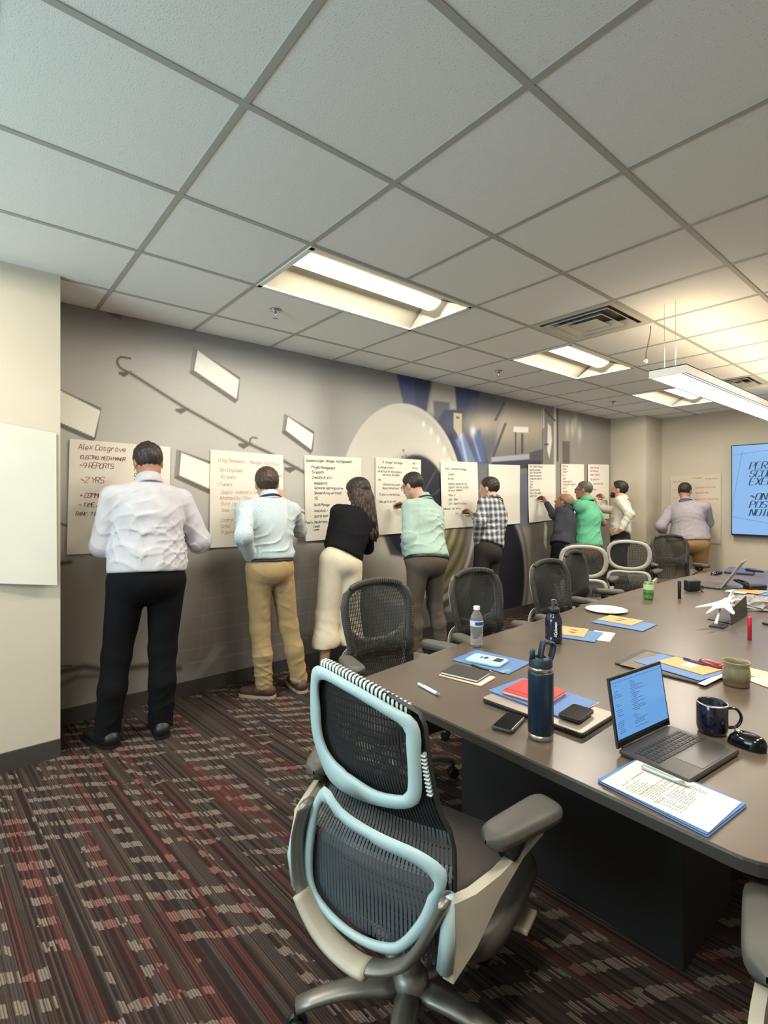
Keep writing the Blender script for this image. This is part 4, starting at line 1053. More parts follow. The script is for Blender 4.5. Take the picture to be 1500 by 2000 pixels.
    if sp.get('long_hair'):
        rs = np.random.RandomState(5); hm = MB()
        for k in range(sp['long_hair']):
            a_ = rs.uniform(-2.5, 2.5); x0 = math.sin(a_) * .075; y0 = -.02 - math.cos(a_) * .07 if abs(a_) < 1.7 else -.01 + rs.uniform(-.02, .04)
            L = rs.uniform(.30, .40) * (1.0 if abs(a_) < 2.0 else .7); P = []; R_ = []; ph = rs.uniform(0, 6); m_ = 14; xo = rs.uniform(-.06, .12) 
            for q in range(m_ + 1):
                f = q / m_; out = .022 * math.sin(min(1, f * 2) * PI / 2) + .03 * f
                wv = math.sin(ph + f * 19) * .017 * min(1, f * 2.0)
                b0 = Hh(x0 * .25, -.01, .122); b1 = Hh(x0 * 1.12, y0 * 1.1, .03); b2 = Hh(x0 * 1.25, y0 * 1.15 - out * .3, -.05)
                if f < .22: p = b0 + (b1 - b0) * (f / .22) + hu * .026 * math.sin(f / .22 * PI)
                elif f < .42: p = b1 + (b2 - b1) * ((f - .22) / .2)
                else: p = b2 + V(0, 0, -1) * L * (f - .42) / .58 + hr2 * ((x0 * .6 + xo * .6) * (f - .42)) - hf2 * (.04 * (f - .42) - .02 * math.cos(a_) * 0)
                P.append(p + hr2 * wv + hf2 * math.cos(ph + f * 17) * .014 * min(1, f * 2)); R_.append(.0145 * (1 - .5 * f ** 2) + .002)
            hm.tube(P, R_, 6)
        tag(hm.build('hair', M_hair[sp.get('strand', hk)], root, smooth=True), kind='stuff')
    if sp.get('glasses'):
        gm = MB()
        for sg in (-1, 1):
            gm.tube([Hh(sg * .034 + .024 * math.cos(t), .108 - .012 * abs(math.cos(t)) * (1 if sg * math.cos(t) > 0 else 0), .008 + .018 * math.sin(t)) for t in np.linspace(0, 2 * PI, 18)[:-1]], .0026, 6, closed=True)
            gm.tube([Hh(sg * .060, .098, .014), Hh(sg * .080, .03, .014), Hh(sg * .084, -.012, .008)], .0028, 6)
        gm.tube([Hh(-.010, .110, .012), Hh(.010, .110, .012)], .0026, 6); gm.build('spectacles', M_glass_rim, root, smooth=True)
    if sp.get('cap_brim'):
        pass
    # ---- trousers (or wide cropped trousers)
    wst = sp.get('waist', .07); wt = sp.get('leg', 1.0)
    trp = [('e', T(0, 0, .02 * TL), V(.172 * gx, .128 * gy, .15) * s, TR), ('e', T(0, .01 * (gy - 1) * 3, .14), V(.162 * gx, .122 * gy, .15) * s, TR), ('e', T(0, -.035, -.02), V(.15 * gx, .11, .11) * s, TR)]
    for i in (0, 1):
        mid = knee[i] * .55 + ank[i] * .45; hem = ank[i] + V(0, 0, sp.get('hem', -.02))
        trp += [('c', hips[i], knee[i], .094 * s * (.55 + .45 * g) * wt, .072 * s * wt), ('c', knee[i], mid - F * .012, .072 * s * wt, .068 * s * wt * sp.get('flare', 1)), ('c', mid - F * .012, hem, .068 * s * wt * sp.get('flare', 1), .060 * s * wt * sp.get('flare', 1))]
    hz = min(ank[0][2], ank[1][2]) + sp.get('hem', -.02); sd_ = sp.get('seed', 1); fa = sp.get('crease', .010)
    kn = np.array(knee)
    def trou(p):
        d = union(p, trp, .03)
        low = np.clip(1.15 - (p[:, 2] - hz) / .45, 0.25, 1.1)
        d = d - fa * low * folds(p * V(1, 1, 1.15).astype(np.float32), sd_) * .55
        d = smax(d, -(p[:, 2] - hz), .006); return smax(d, ((p - T(0, 0, wst).astype(np.float32)) @ up.astype(np.float32)), .004)
    lo, hi = bounds(trp, .03); lo[2] = max(lo[2], hz - .03)
    mesh_obj('trousers', skin_mesh(trou, lo, hi, vox, .045), sp['trouser_mat'], root, 1)
    # ---- shirt
    hem = sp.get('shirt_hem', .055); bl = sp.get('blouse', .016)
    shp = [('e', T(0, .0, .10 * TL), V(.165 * gx + bl, .122 * gy + bl, .14 * s), TR), ('e', T(0, .02 * (gy - 1) * 3, .30 * TL), V(.155 * gx * s + bl, .116 * gy * s + bl, .17 * s), TR),
           ('e', T(0, -.004, .63 * TL), V((.168 * (.5 + .5 * gx)) * s + .016, (.122 * (.6 + .4 * gy)) * s + .014, .195 * s), TR)]
    shp += [('c', T(sg * .04, -.005, .90 * TL), sh[i], .073 * s, .068 * s) for i, sg in ((0, -1), (1, 1))]
    slv = []; sl = sp.get('sleeve', ['long', 'long'])
    for i in (0, 1):
        k = sl[i]; fat = sp.get('sleeve_fat', 1.0)
        if k == 'short': slv.append(('c', sh[i], sh[i] * .35 + el[i] * .65, .068 * s * fat, .066 * s * fat))
        else:
            slv.append(('c', sh[i], el[i], .066 * s * fat, .058 * s * fat)); e1 = wr[i] if k == 'long' else el[i] * .55 + wr[i] * .45
            slv.append(('c', el[i], e1, .056 * s * fat, (.041 if k == 'long' else .05) * s * fat))
    fs = sp.get('shirt_crease', .011); nb = T(0, .012, TL * 1.0)
    def shirt(p):
        dt = smax(union(p, shp, .07), ((p - T(0, -.02, TL * 1.02).astype(np.float32)) @ nrm(up + f_ * .25).astype(np.float32)), .01)
        d = smin(smax(dt, -((p - T(0, 0, hem).astype(np.float32)) @ nrm(up + r_ * sp.get('hem_slant', 0.0)).astype(np.float32)), .012), union(p, slv, .03), .014)
        t = ((p - pel.astype(np.float32)) @ up.astype(np.float32)) / TL
        amp = fs * np.clip(1.35 - t, .4, 1.1) * np.clip(.25 + (t * TL - hem) / .09, .25, 1); d = d - amp * folds(p, sd_ + 11, 1.0) * .8
        for i in (0, 1):
            if sl[i] == 'short': d = np.where(True, smax(d, np.minimum(d_cut(p, sh[i], el[i], .63), .5), .004), d)
            else:
                b = wr[i] if sl[i] == 'long' else el[i] * .55 + wr[i] * .45; d = smax(d, d_cap(p, el[i], b), .004)
        d = smax(d, -d_rc(p, nek - up * .03 + f_ * .01, Hh(0, -.02, -.06), .050 * s, .054 * s), .006)
        return d
    def d_cut(p, a, b, f):   # beyond fraction f of the upper arm, only near the arm
        ba = b - a; L = np.linalg.norm(ba); ba = ba / L; q = (p - a.astype(np.float32)) @ ba.astype(np.float32) - f * L
        rad = d_rc(p, a + ba * L * .5, b + ba * .3, .085 * s, .085 * s); return np.minimum(q, -rad)
    def d_cap(p, a, b):
        ba = nrm(b - a); q = (p - b.astype(np.float32)) @ ba.astype(np.float32); rad = d_rc(p, b - ba * .02, b + ba * .12, .07 * s, .07 * s); return np.minimum(q, -rad)
    lo, hi = bounds(shp + slv, .03)
    mesh_obj(sp.get('top_name', 'shirt'), skin_mesh(shirt, lo, hi, vox, .045), sp['shirt_mat'], root, 1)
    # ---- collar, lanyard, belt
    CR = np.column_stack([r_, nrm(f_ - up * .30), nrm(up + f_ * .30)])
    if sp.get('collar', True):
        cm = sp.get('collar_mat', sp['shirt_mat']); cc = nek + f_ * .008 + up * .022
        MB().lathe([(.066, -.030), (.063, .0), (.061, .028), (.063, .033), (.068, .030), (.078, -.008), (.090, -.042), (.084, -.044), (.069, .006)], cc, 28, R=CR, close=True, sx=s, sy=s).build('collar', cm, root, smooth=True)
    if sp.get('lanyard'):
        MB().lathe([(.083, -.006), (.089, -.014), (.090, -.026), (.083, -.016)], nek + f_ * .008 + up * .020, 28, R=CR, close=True, sx=s, sy=s).build('lanyard', M_lan, root, smooth=True)
    if sp.get('belt'):
        BT = T(0, 0, wst - .022).astype(np.float32)
        def belt(p):
            d = union(p, trp, .03) - .010; z = (p - BT) @ up.astype(np.float32); return smax(d, np.abs(z) - .017, .004)
        lo, hi = bounds(trp[:2], .03); mesh_obj('belt', skin_mesh(belt, lo, hi, .008, .03), sp.get('belt_mat', M_belt), root, 1)
    # ---- shoes
    for i in (0, 1):
        td = toes[i]; sdv = V(td[1], -td[0], 0); a_ = ank[i]; g0 = V(a_[0], a_[1], 0); SR = np.column_stack([sdv, td, V(0, 0, 1)])
        pr = [('c', g0 - td * .045 + V(0, 0, .045), g0 + td * .04 + V(0, 0, .05), .044 * s, .042 * s), ('c', g0 + td * .04 + V(0, 0, .045), g0 + td * .165 * s + V(0, 0, .034), .044 * s, .034 * s), ('c', g0 - td * .02 + V(0, 0, .05), a_ + V(0, 0, .015) - td * .01, .042 * s, .043 * s)]
        def shoe(p): return smax(smax(union(p, pr, .03), -(p[:, 2] - .014), .004), p[:, 2] - a_[2] - .02, .006)
        lo, hi = bounds(pr, .02); so = mesh_obj('shoe', skin_mesh(shoe, lo, hi, .007, .03), sp['shoe_mat'], root, 1)
        pl = rounded([tuple((g0 + sdv * x + td * y)[:2]) for x, y in ((-.041 * s, -.088 * s), (.041 * s, -.088 * s), (.050 * s, .09 * s), (.036 * s, .198 * s), (-.036 * s, .198 * s), (-.050 * s, .09 * s))], [.035, .035, .1, .035, .035, .1], 5)
        MB().prism(pl, 0.001, .02).build('sole', sp.get('sole_mat', M_shoe_sole), so)
    return root, grips, wr, el
def marker_in_hand(label, grip, tip_dir, col, group=None):
    tip_dir = nrm(tip_dir); u_ = np.array([0, 0, 1.0]); s_ = nrm(np.cross(tip_dir, u_)); R = np.column_stack([s_, np.cross(tip_dir, s_), tip_dir])
    t = thing('marker', label, 'marker', grip, group)
    MB().lathe([(.0, -.075), (.0075, -.075), (.0085, -.07), (.0085, .03), (.006, .04), (.004, .048)], grip, 12, R=R).build('barrel', mat('marker_' + col, S(*{'black': (28, 28, 30), 'red': (150, 30, 36), 'brown': (60, 34, 28)}[col]), .4), t, smooth=True, autos=40)
    MB().lathe([(.004, .047), (.003, .055), (0, .058)], grip, 8, R=R).build('nib', M_black, t, smooth=True)
    return t

# ================================================================== the nine people
def plaid_mat():
    m, nt, b = node_mat('plaid_shirt_cloth'); N = nt.nodes; Lk = nt.links.new
    tc = N.new('ShaderNodeTexCoord'); sep = N.new('ShaderNodeSeparateXYZ'); Lk(tc.outputs['Object'], sep.inputs[0])
    def M_(op, a, b_=None):
        n = N.new('ShaderNodeMath'); n.operation = op
        for i, x in enumerate((a, b_)):
            if x is None: continue
            if isinstance(x, (int, float)): n.inputs[i].default_value = x
            else: Lk(x, n.inputs[i])
        return n.outputs[0]
    hcoord = M_('ADD', M_('MULTIPLY', sep.outputs[0], .75), M_('MULTIPLY', sep.outputs[1], .9))
    def bands(c, p, wd, off=0.0): return M_('LESS_THAN', M_('FRACT', M_('ADD', M_('DIVIDE', c, p), off)), wd)
    cols = [(170, 170, 163), (108, 112, 122), (58, 63, 76)]
    s = M_('ADD', bands(hcoord, .064, .46), bands(sep.outputs[2], .064, .46))
    r = N.new('ShaderNodeValToRGB'); r.color_ramp.interpolation = 'CONSTANT'; e = r.color_ramp.elements
    e[0].color = S(*cols[0]); e[0].position = 0; e[1].position = .34; e[1].color = S(*cols[1]); q = e.new(.75); q.color = S(*cols[2])
    Lk(M_('MULTIPLY', s, .5), r.inputs['Fac'])
    ln = M_('MAXIMUM', bands(hcoord, .064, .05, .28), bands(sep.outputs[2], .064, .05, .28))
    mx = N.new('ShaderNodeMix'); mx.data_type = 'RGBA'; Lk(M_('MULTIPLY', ln, .8), mx.inputs[0]); Lk(r.outputs['Color'], mx.inputs[6]); mx.inputs[7].default_value = S(222, 220, 208)
    Lk(mx.outputs[2], b.inputs['Base Color']); b.inputs['Roughness'].default_value = .85
    return m
def check_mat():
    m, nt, b = node_mat('fine_check_cloth'); N = nt.nodes; Lk = nt.links.new
    tc = N.new('ShaderNodeTexCoord'); c = N.new('ShaderNodeTexChecker'); c.inputs['Scale'].default_value = 150; Lk(tc.outputs['Object'], c.inputs['Vector'])
    c.inputs['Color1'].default_value = S(196, 206, 206); c.inputs['Color2'].default_value = S(166, 182, 190); Lk(c.outputs['Color'], b.inputs['Base Color']); b.inputs['Roughness'].default_value = .85
    return m
C_white = cloth('white_shirt_cloth', S(190, 188, 194)); C_check = check_mat(); C_black = cloth('black_knit', S(22, 22, 24), nscale=90)
C_mint = cloth('mint_shirt_cloth', S(170, 193, 182)); C_plaid = plaid_mat(); C_dgrey = cloth('dark_grey_shirt_cloth', S(58, 60, 68)); C_green = cloth('green_polo_cloth', S(104, 180, 140), bscale=900)
C_offw = cloth('off_white_shirt_cloth', S(204, 197, 182)); C_lav = cloth('lavender_grey_shirt_cloth', S(160, 152, 158))
T_black = cloth('black_trouser_cloth', S(13, 13, 16)); T_khaki = cloth('khaki_trouser_cloth', S(164, 140, 102)); T_cream = cloth('cream_linen_cloth', S(208, 197, 174)); T_taupe = cloth('grey_taupe_trouser_cloth', S(98, 88, 78))
T_dgrey = cloth('dark_grey_trouser_cloth', S(52, 48, 46)); T_navy = cloth('navy_trouser_cloth', S(30, 32, 42)); T_tan = cloth('tan_trouser_cloth', S(160, 128, 88))
Sh_black = mat('black_shoe_leather', S(26, 24, 24), .4); Sh_brown = mat('brown_shoe_leather', S(72, 48, 36), .5); Sh_white = mat('pale_shoe_cloth', S(190, 186, 178), .6)
So_pale = mat('pale_shoe_sole', S(170, 150, 136), .7)
J = onx
W = (-1.0, 0.0)      # facing the mural
grip = {}
def P_(key, label, **k):
    grip[key] = person(label, k)
P_('p1', 'broad man in a white shirt and black trousers, seen from behind at the first sheet', s=1.06, g=1.20, sw=.185, face=(-1, .06), hd=J(289, 905, -3.50), nek=J(291, 944, -3.44), pel=J(288, 1134, -3.36),
   head=(.10, -.28, .03), feet=[(-3.36, .665), (-3.30, .955)], toes=[(-.9, -.35), (-1, .15)], elbow=[J(196, 1035, -3.40), J(398, 1050, -3.30)], wrist=[J(238, 1005, -3.62), J(350, 1012, -3.62)], tilt=.0,
   skin='tan', hair='dark', tuft=1, shirt_mat=C_white, trouser_mat=T_black, shoe_mat=Sh_black, sole_mat=M_black, vox=.0075, seed=3, waist=.07, crease=.014, shirt_hem=.052, blouse=.026, sleeve_fat=1.12, leg=1.06, shirt_crease=.012, hem=-.045)
P_('p2', 'man in a pale blue checked shirt and khaki trousers, left hand in his pocket', s=.99, g=1.0, sw=.19, face=(-1, .04), hd=J(521, 946, -3.50), nek=J(527, 975, -3.44), pel=J(527, 1108, -3.40),
   head=(-.22, .02, .06), feet=[(-3.43, 1.72), (-3.38, 1.985)], toes=[(-.75, -.66), (-1, .1)], elbow=[J(474, 1045, -3.22), J(590, 1030, -3.42)], wrist=[J(489, 1090, -3.40), J(552, 985, -3.66)],
   hand=[((-.1, .8, -.8), (0, 1, 0), .4, .2), ((-.3, 0, 1), (-1, .3, 0), .5, .2)], skin='pale', hair='brown', shirt_mat=C_check, trouser_mat=T_khaki, shoe_mat=Sh_brown, sole_mat=So_pale, vox=.0075, seed=5, lanyard=True, belt=True, waist=.082, shirt_hem=.066, crease=.020, shirt_crease=.016)
P_('p3', 'woman with long wavy brown hair in a black top and wide cream trousers', s=.95, g=.92, sw=.165, face=(-1, .12), hd=J(700, 965, -3.52), nek=J(697, 997, -3.46), pel=J(667, 1098, -3.42),
   head=(.35, -.22, .12), feet=[(-3.43, 2.235), (-3.36, 2.47)], elbow=[J(636, 1050, -3.40), J(726, 1052, -3.40)], wrist=[J(668, 1036, -3.63), J(708, 1018, -3.63)], skin='light', style='short', hair='dark', hair_t=.024, long_hair=150, strand='wavy',
   shirt_mat=C_black, top_name='sweater', trouser_mat=T_cream, shoe_mat=Sh_black, vox=.0085, seed=8, collar=False, leg=1.32, flare=1.22, hem=.19, waist=.16, shirt_hem=.064, blouse=.014, shirt_crease=.005, crease=.006, sleeve_fat=1.02, hem_slant=.10)
P_('p4', 'heavy man in glasses and a mint shirt writing at the fourth sheet', s=1.0, g=1.28, sw=.195, face=(-1, -.10), hd=J(806, 950, -3.52), nek=J(828, 977, -3.42), pel=J(833, 1098, -3.30),
   head=(.12, -.32, .0), feet=[(-3.42, 3.24), (-3.34, 3.50)], elbow=[J(794, 1052, -3.20), J(800, 1030, -3.5)], wrist=[J(803, 1104, -3.34), J(795, 991, -3.66)], hand=[((-.2, .4, -.8), (0, 1, 0), .2, .2), ((-1, -.3, .1), (-.2, -.9, -.4), .7, .3)],
   skin='pale', hair='dark', glasses=True, shirt_mat=C_mint, trouser_mat=T_taupe, shoe_mat=Sh_brown, vox=.009, seed=13, lanyard=True, belt=True, waist=.06, shirt_hem=.045, shirt_crease=.017, sleeve_fat=1.08)
P_('p5', 'man in a grey plaid shirt and dark trousers writing at the fifth sheet', s=.97, g=1.0, sw=.185, face=(-1, -.12), hd=J(955, 955, -3.52), nek=J(967, 979, -3.42), pel=J(953, 1076, -3.36),
   head=(.15, -.05, .0), feet=[(-3.42, 4.08), (-3.36, 4.30)], elbow=[J(930, 1040, -3.22), J(930, 1035, -3.5)], wrist=[J(932, 1062, -3.40), J(925, 1007, -3.68)], hand=[((-.2, .4, -.8), (0, 1, 0), .2, .2), ((-.7, -.2, .6), (-.3, -.9, -.2), .7, .3)],
   skin='pale', hair='dark', shirt_mat=C_plaid, trouser_mat=T_dgrey, shoe_mat=Sh_black, vox=.009, seed=17, lanyard=True, waist=.064, shirt_hem=.065, shirt_crease=.016)
P_('p6', 'short balding man in a dark grey shirt, head tilted up to the seventh sheet', s=.90, g=1.0, sw=.18, face=(-1, -.15), hd=J(1101, 981, -3.54), nek=J(1108, 997, -3.44), pel=J(1097, 1074, -3.38),
   head=(.10, .30, .0), feet=[(-3.42, 5.42), (-3.36, 5.64)], elbow=[J(1082, 1045, -3.24), J(1078, 1018, -3.5)], wrist=[J(1090, 1068, -3.45), J(1067, 982, -3.72)], hand=[None, ((-.5, -.2, .8), (-.3, -.9, -.2), .7, .3)],
   skin='tan', hair='grey', style='bald', shirt_mat=C_dgrey, trouser_mat=T_black, shoe_mat=Sh_black, vox=.010, seed=19, waist=.09, shirt_hem=.045, blouse=.02)
P_('p7', 'man in glasses and a bright green polo shirt writing at the eighth sheet', s=1.0, g=1.14, sw=.20, face=(-1, -.10), hd=J(1140, 958, -3.46), nek=J(1147, 978, -3.36), pel=J(1149, 1076, -3.30),
   head=(.20, .02, .0), feet=[(-3.38, 6.05), (-3.32, 6.32)], elbow=[J(1112, 1024, -3.50), J(1150, 1024, -3.6)], wrist=[J(1118, 978, -3.70), J(1141, 1012, -3.60)], hand=[((-.6, -.1, .6), (-.3, .9, -.2), .7, .3), None],
   skin='tan', hair='grey', style='buzz', hair_t=.007, glasses=True, shirt_mat=C_green, trouser_mat=T_khaki, shoe_mat=Sh_brown, vox=.010, seed=23, sleeve=['short', 'short'], waist=.12, shirt_hem=.06, blouse=.02, sleeve_fat=1.15)
P_('p8', 'young man with dark hair and beard in an off-white shirt, hand on his hip', s=.99, g=.95, sw=.185, face=(-1, -.25), hd=J(1208, 957, -3.40), nek=J(1217, 977, -3.32), pel=J(1210, 1052, -3.26),
   head=(.05, .18, .0), feet=[(-3.32, 6.92), (-3.28, 7.16)], elbow=[J(1238, 1012, -3.02), J(1186, 1004, -3.5)], wrist=[J(1212, 1036, -3.16), J(1181, 978, -3.68)], hand=[((-1, -.1, -.2), (0, 1, -.2), .25, .2), ((-.5, -.2, .8), (-.3, -.9, -.2), .7, .3)],
   skin='light', hair='black', beard=True, hair_t=.018, shirt_mat=C_offw, trouser_mat=T_navy, shoe_mat=Sh_black, vox=.010, seed=29, waist=.105, shirt_hem=.064, blouse=.014)
K = lambda u, v, y: ony(u, v, y)
P_('p9', 'heavy man in a lavender-grey shirt and tan trousers facing the far wall', s=1.03, g=1.36, sw=.215, face=(0.0, 1.0), hd=K(1338, 960, 8.02), nek=K(1340, 980, 7.96), pel=K(1348, 1064, 7.88),
   head=(.05, -.22, .0), feet=[(-2.93, 7.86), (-2.68, 7.86)], elbow=[K(1284, 1040, 7.72), K(1392, 1030, 7.80)], wrist=[K(1300, 1048, 7.98), K(1372, 995, 8.30)], skin='tan', hair='dark', hair_t=.010,
   shirt_mat=C_lav, trouser_mat=T_tan, shoe_mat=Sh_brown, vox=.010, seed=31, lanyard=True, sleeve=['roll', 'long'], waist=.12, shirt_hem=.05, blouse=.03, sleeve_fat=1.2)
for key, i, lab, td, col in [('p4', 1, 'pen in the raised hand of the man in the mint shirt', (-.9, -.25, -.25), 'black'), ('p5', 1, 'dark marker in the raised hand of the man in plaid', (-.75, -.5, .05), 'black'),
                             ('p6', 1, 'black marker in the raised hand of the balding man', (-.8, -.5, .2), 'black'), ('p7', 0, 'brown marker in the hand of the man in green', (-.85, -.4, .1), 'brown'),
                             ('p8', 1, 'red marker in the raised hand of the man in the off-white shirt', (-.8, -.55, .1), 'red')]:
    marker_in_hand(lab, grip[key][1][i], td, col, 'markers held in writing hands')

# ================================================================== flip-chart sheets on the walls, and the screen
M_paper = mat('flip_chart_paper', S(240, 235, 222), 0.7, noise=0.012, nscale=6)
INK = {k: mat('marker_ink_' + k, S(*c), .6, noise=0) for k, c in (('maroon', (132, 34, 54)), ('faint', (206, 150, 128)), ('blue', (44, 48, 70)), ('grey', (104, 100, 92)), ('black', (62, 60, 58)), ('rust', (176, 112, 92)))}
def sheet(label, tl, tr, bl, ink, lines, plane='x', size=.03, width=.0045, jit=.35, bow=0.012, pos=-3.832, marg=.03, seed=1, group='flip chart sheets on the mural wall', paper=None):
    J_ = (lambda u, v: onx(u, v, pos)) if plane == 'x' else (lambda u, v: ony(u, v, pos))
    a, b_, c = J_(*tl), J_(*tr), J_(*bl)
    nv = V(1, 0, 0) if plane == 'x' else V(0, -1, 0)
    rv, dv = b_ - a, c - a; t = thing('flip_chart_sheet', label, 'paper sheet', a + rv / 2, group)
    def surf(f, g_, off): return a + rv * f + dv * g_ + nv * (.002 + off + bow * (g_ ** 3) * (.6 + .4 * math.sin(f * 5 + seed)) + .002 * math.sin(f * 9 + g_ * 4 + seed))
    nx_, ny_ = 8, 14; m_ = MB()
    top = [[surf(i / nx_, j / ny_, .0012) for i in range(nx_ + 1)] for j in range(ny_ + 1)]; bot = [[surf(i / nx_, j / ny_, 0) for i in range(nx_ + 1)] for j in range(ny_ + 1)]
    m_.grid(top, plane == 'x'); m_.grid(bot, plane != 'x')
    for q in (0, -1): m_.grid([top[q], bot[q]], False); m_.grid([[r[q] for r in top], [r[q] for r in bot]], False)
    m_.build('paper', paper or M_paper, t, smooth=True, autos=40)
    if lines:
        rnd = random.Random(seed); w_ = np.linalg.norm(rv); h_ = np.linalg.norm(dv); tx = MB()
        class Flat:                                            # lettering laid on the sheet's own surface
            def add(self, vs, fs):
                tx.add([surf(p[0] / w_, p[1] / h_, .0022) for p in vs], fs); return self
        fl_ = Flat()
        for ln in lines:
            x, y, txt = ln[0], ln[1], ln[2]; sz = (ln[3] if len(ln) > 3 else 1.0) * size
            write(fl_, txt, V(x * w_, y * h_, 0), V(1, 0, 0), V(0, -1, 0), sz, .74 * width * (ln[4] if len(ln) > 4 else 1), .18, jit, .84, 3, rnd, rise=rnd.uniform(-.02, .015))
        tag(tx.build('handwriting', INK[ink], t), kind='stuff')
    return t
sheet('first flip chart sheet at the left with big maroon handwriting', (136, 857), (333, 873), (130, 1083), 'maroon',
      [(.08, .085, 'Alex Cosgrove', 1.5), (.10, .165, 'ELECTRO. MECH MANGR', .95), (.09, .245, '~9 REPORTS', 1.35), (.10, .375, '~2 YRS', 1.6), (.10, .505, '+ COMMUNICAT', 1.2), (.09, .59, '- TIME AND', 1.15), (.07, .665, 'RANK: 7.8', 1.0),
       (.66, .12, 'CAREER', 1.0), (.80, .115, 'GOALS', .9), (.63, .20, 'LEADER', .9), (.62, .25, 'MENTOR', .9), (.62, .30, 'GROWTH', .9), (.62, .35, 'SKILLS', .9)], size=.024, width=.0046, seed=2)
sheet('second flip chart sheet, faint orange notes, before the man in khaki', (411, 878), (553, 889), (408, 1070), 'faint',
      [(.10, .115, 'Craig Stepmaker - Manager Field Svcs', .95), (.12, .215, 'Dev Engineer', 1.0), (.70, .21, 'Our Role', .9), (.84, .25, 'answers', .8), (.14, .29, '10 years', 1.0), (.08, .365, '-7 years', 1.0), (.14, .445, 'Supply, Inventory, Exec', 1.0), (.12, .505, 'Adaptability / Communicate', 1.0),
       (.14, .565, 'Build  Lead', 1.0), (.14, .635, 'Team - Inventory on time', 1.0), (.14, .735, 'Control / D', 1.0), (.14, .80, 'Detail', 1.0), (.14, .86, 'Organized', 1.0)], size=.026, width=.0042, seed=4)
sheet('third flip chart sheet, dark blue list, to the left of the woman', (594, 889), (705, 894), (596, 1057), 'blue',
      [(.03, .075, 'Danielle Cooper, Manager Test Equipment', .92), (.11, .15, 'Project Management', 1.0), (.12, .21, '5 reports', 1.0), (.12, .27, '2 months (4 yrs)', 1.0), (.15, .34, 'Adaptability', .95), (.15, .395, 'Technical learning curve', .95), (.15, .455, 'Standardizing workload', .95), (.16, .52, '5S', 1.0),
       (.15, .595, 'Build/Manage', .95), (.15, .665, 'Analytical /', .95), (.15, .73, 'Sports team', .95), (.0, .80, 'Family, Mentorship', .95), (.11, .845, '* Leads', .85), (.11, .885, '* comm', .85)], size=.0235, width=.0048, seed=6)
sheet('fourth flip chart sheet, grey notes, under the pen of the man in mint', (733, 893), (822, 898), (734, 1045), 'grey',
      [(.14, .07, 'Sr. Manager Test Range', .85), (.80, .07, 'Rod', .8), (.05, .14, 'In charge of many', .85), (.80, .13, '(8 yrs)', .8), (.05, .19, 'We do it all for the company', .85), (.14, .235, 'and only a few types', .85), (.05, .30, 'Why ?', .85), (.16, .36, 'Got back to my work', .85), (.14, .41, 'Report honest work', .85), (.07, .49, '15 years in the field now', .85), (.07, .585, 'Able job to do well', .9)], size=.024, width=.0042, seed=8)
sheet('fifth flip chart sheet, grey list, left of the man in plaid', (860, 900), (932, 903), (863, 1033), 'grey',
      [(.12, .13, 'Role : Production Manager', .95), (.18, .21, '5 years', .9), (.18, .275, '8 roles', .9), (.18, .35, 'Leading  manufacturing', .95), (.18, .40, 'Support  internal project', .95), (.18, .45, 'Drive on  feedback', .9), (.18, .52, 'Value : 6', .9), (.18, .585, 'Lean   ideas', .9), (.18, .645, 'Cost   support process', .9), (.02, .72, 'Weakness :  too  direct', .9), (.36, .80, 'Fun', .9)], size=.026, width=.0046, seed=10)
sheet('sixth flip chart sheet, still blank, right of the man in plaid', (954, 907), (1015, 908.5), (954, 1028), 'black', None, seed=12)
sheet('seventh flip chart sheet, close small notes, above the balding man', (1031, 907), (1084, 907.5), (1032, 1021), 'grey',
      [(.05, .05, 'Jim - Master Planner', .95), (.05, .11, 'Lead the schedule', .9), (.05, .16, 'Work with everyone', .9), (.05, .21, 'Materials and parts', .9), (.05, .26, 'production plans for', .9), (.05, .31, '6 yrs', .9), (.05, .36, 'Team', .9), (.05, .41, 'Plan', .9), (.05, .46, 'Good at listening', .9), (.05, .51, 'keep to the budget', .9), (.05, .56, 'better tools', .9)], size=.028, width=.005, seed=14)
sheet('eighth flip chart sheet, rust notes, behind the man in green', (1096, 906), (1140, 907), (1096, 1020), 'rust',
      [(.06, .05, 'Rob Lane', .95), (.06, .10, 'Quality', .9), (.06, .15, 'Team of 9', .9), (.06, .21, '4 yrs', .9), (.06, .27, 'Audit', .9), (.06, .32, 'Honest and firm', .9), (.06, .37, 'Training for inspectors', .9), (.06, .43, 'Coach', .9), (.06, .49, 'Process', .9), (.06, .55, 'Follow up on', .9)], size=.03, width=.006, seed=16)
sheet('ninth flip chart sheet in the mural corner, rust notes, by the red marker', (1148, 907), (1189, 907.5), (1148, 1018), 'rust',
      [(.10, .07, 'Supply chain lead', .9), (.10, .13, 'New to the group', .9), (.10, .20, 'Vendors + planning', .9), (.10, .28, 'Data, speed, drive', .9), (.25, .36, 'to learn more about', .9), (.25, .46, 'people', .9)], size=.03, width=.005, seed=18)
sheet('flip chart sheet on the far wall, faint rust notes, before the man in lavender', (1310, 930), (1408, 925), (1310, 1058), 'faint',
      [(.05, .10, 'Sam Orr'), (.45, .06, 'Manager'), (.70, .08, 'Programs'), (.05, .22, 'Leads'), (.05, .35, 'Cost'), (.50, .20, 'Schedule Planning', .9), (.50, .28, 'Team Builder', .9), (.48, .37, 'Improve the Reporting', .9)], plane='y', pos=8.44, size=.030, width=.006, seed=20, group='flip chart sheets on the far wall', bow=.006, paper=mat('dim_chart_paper', S(206, 196, 178), 0.7, noise=.012, nscale=6))
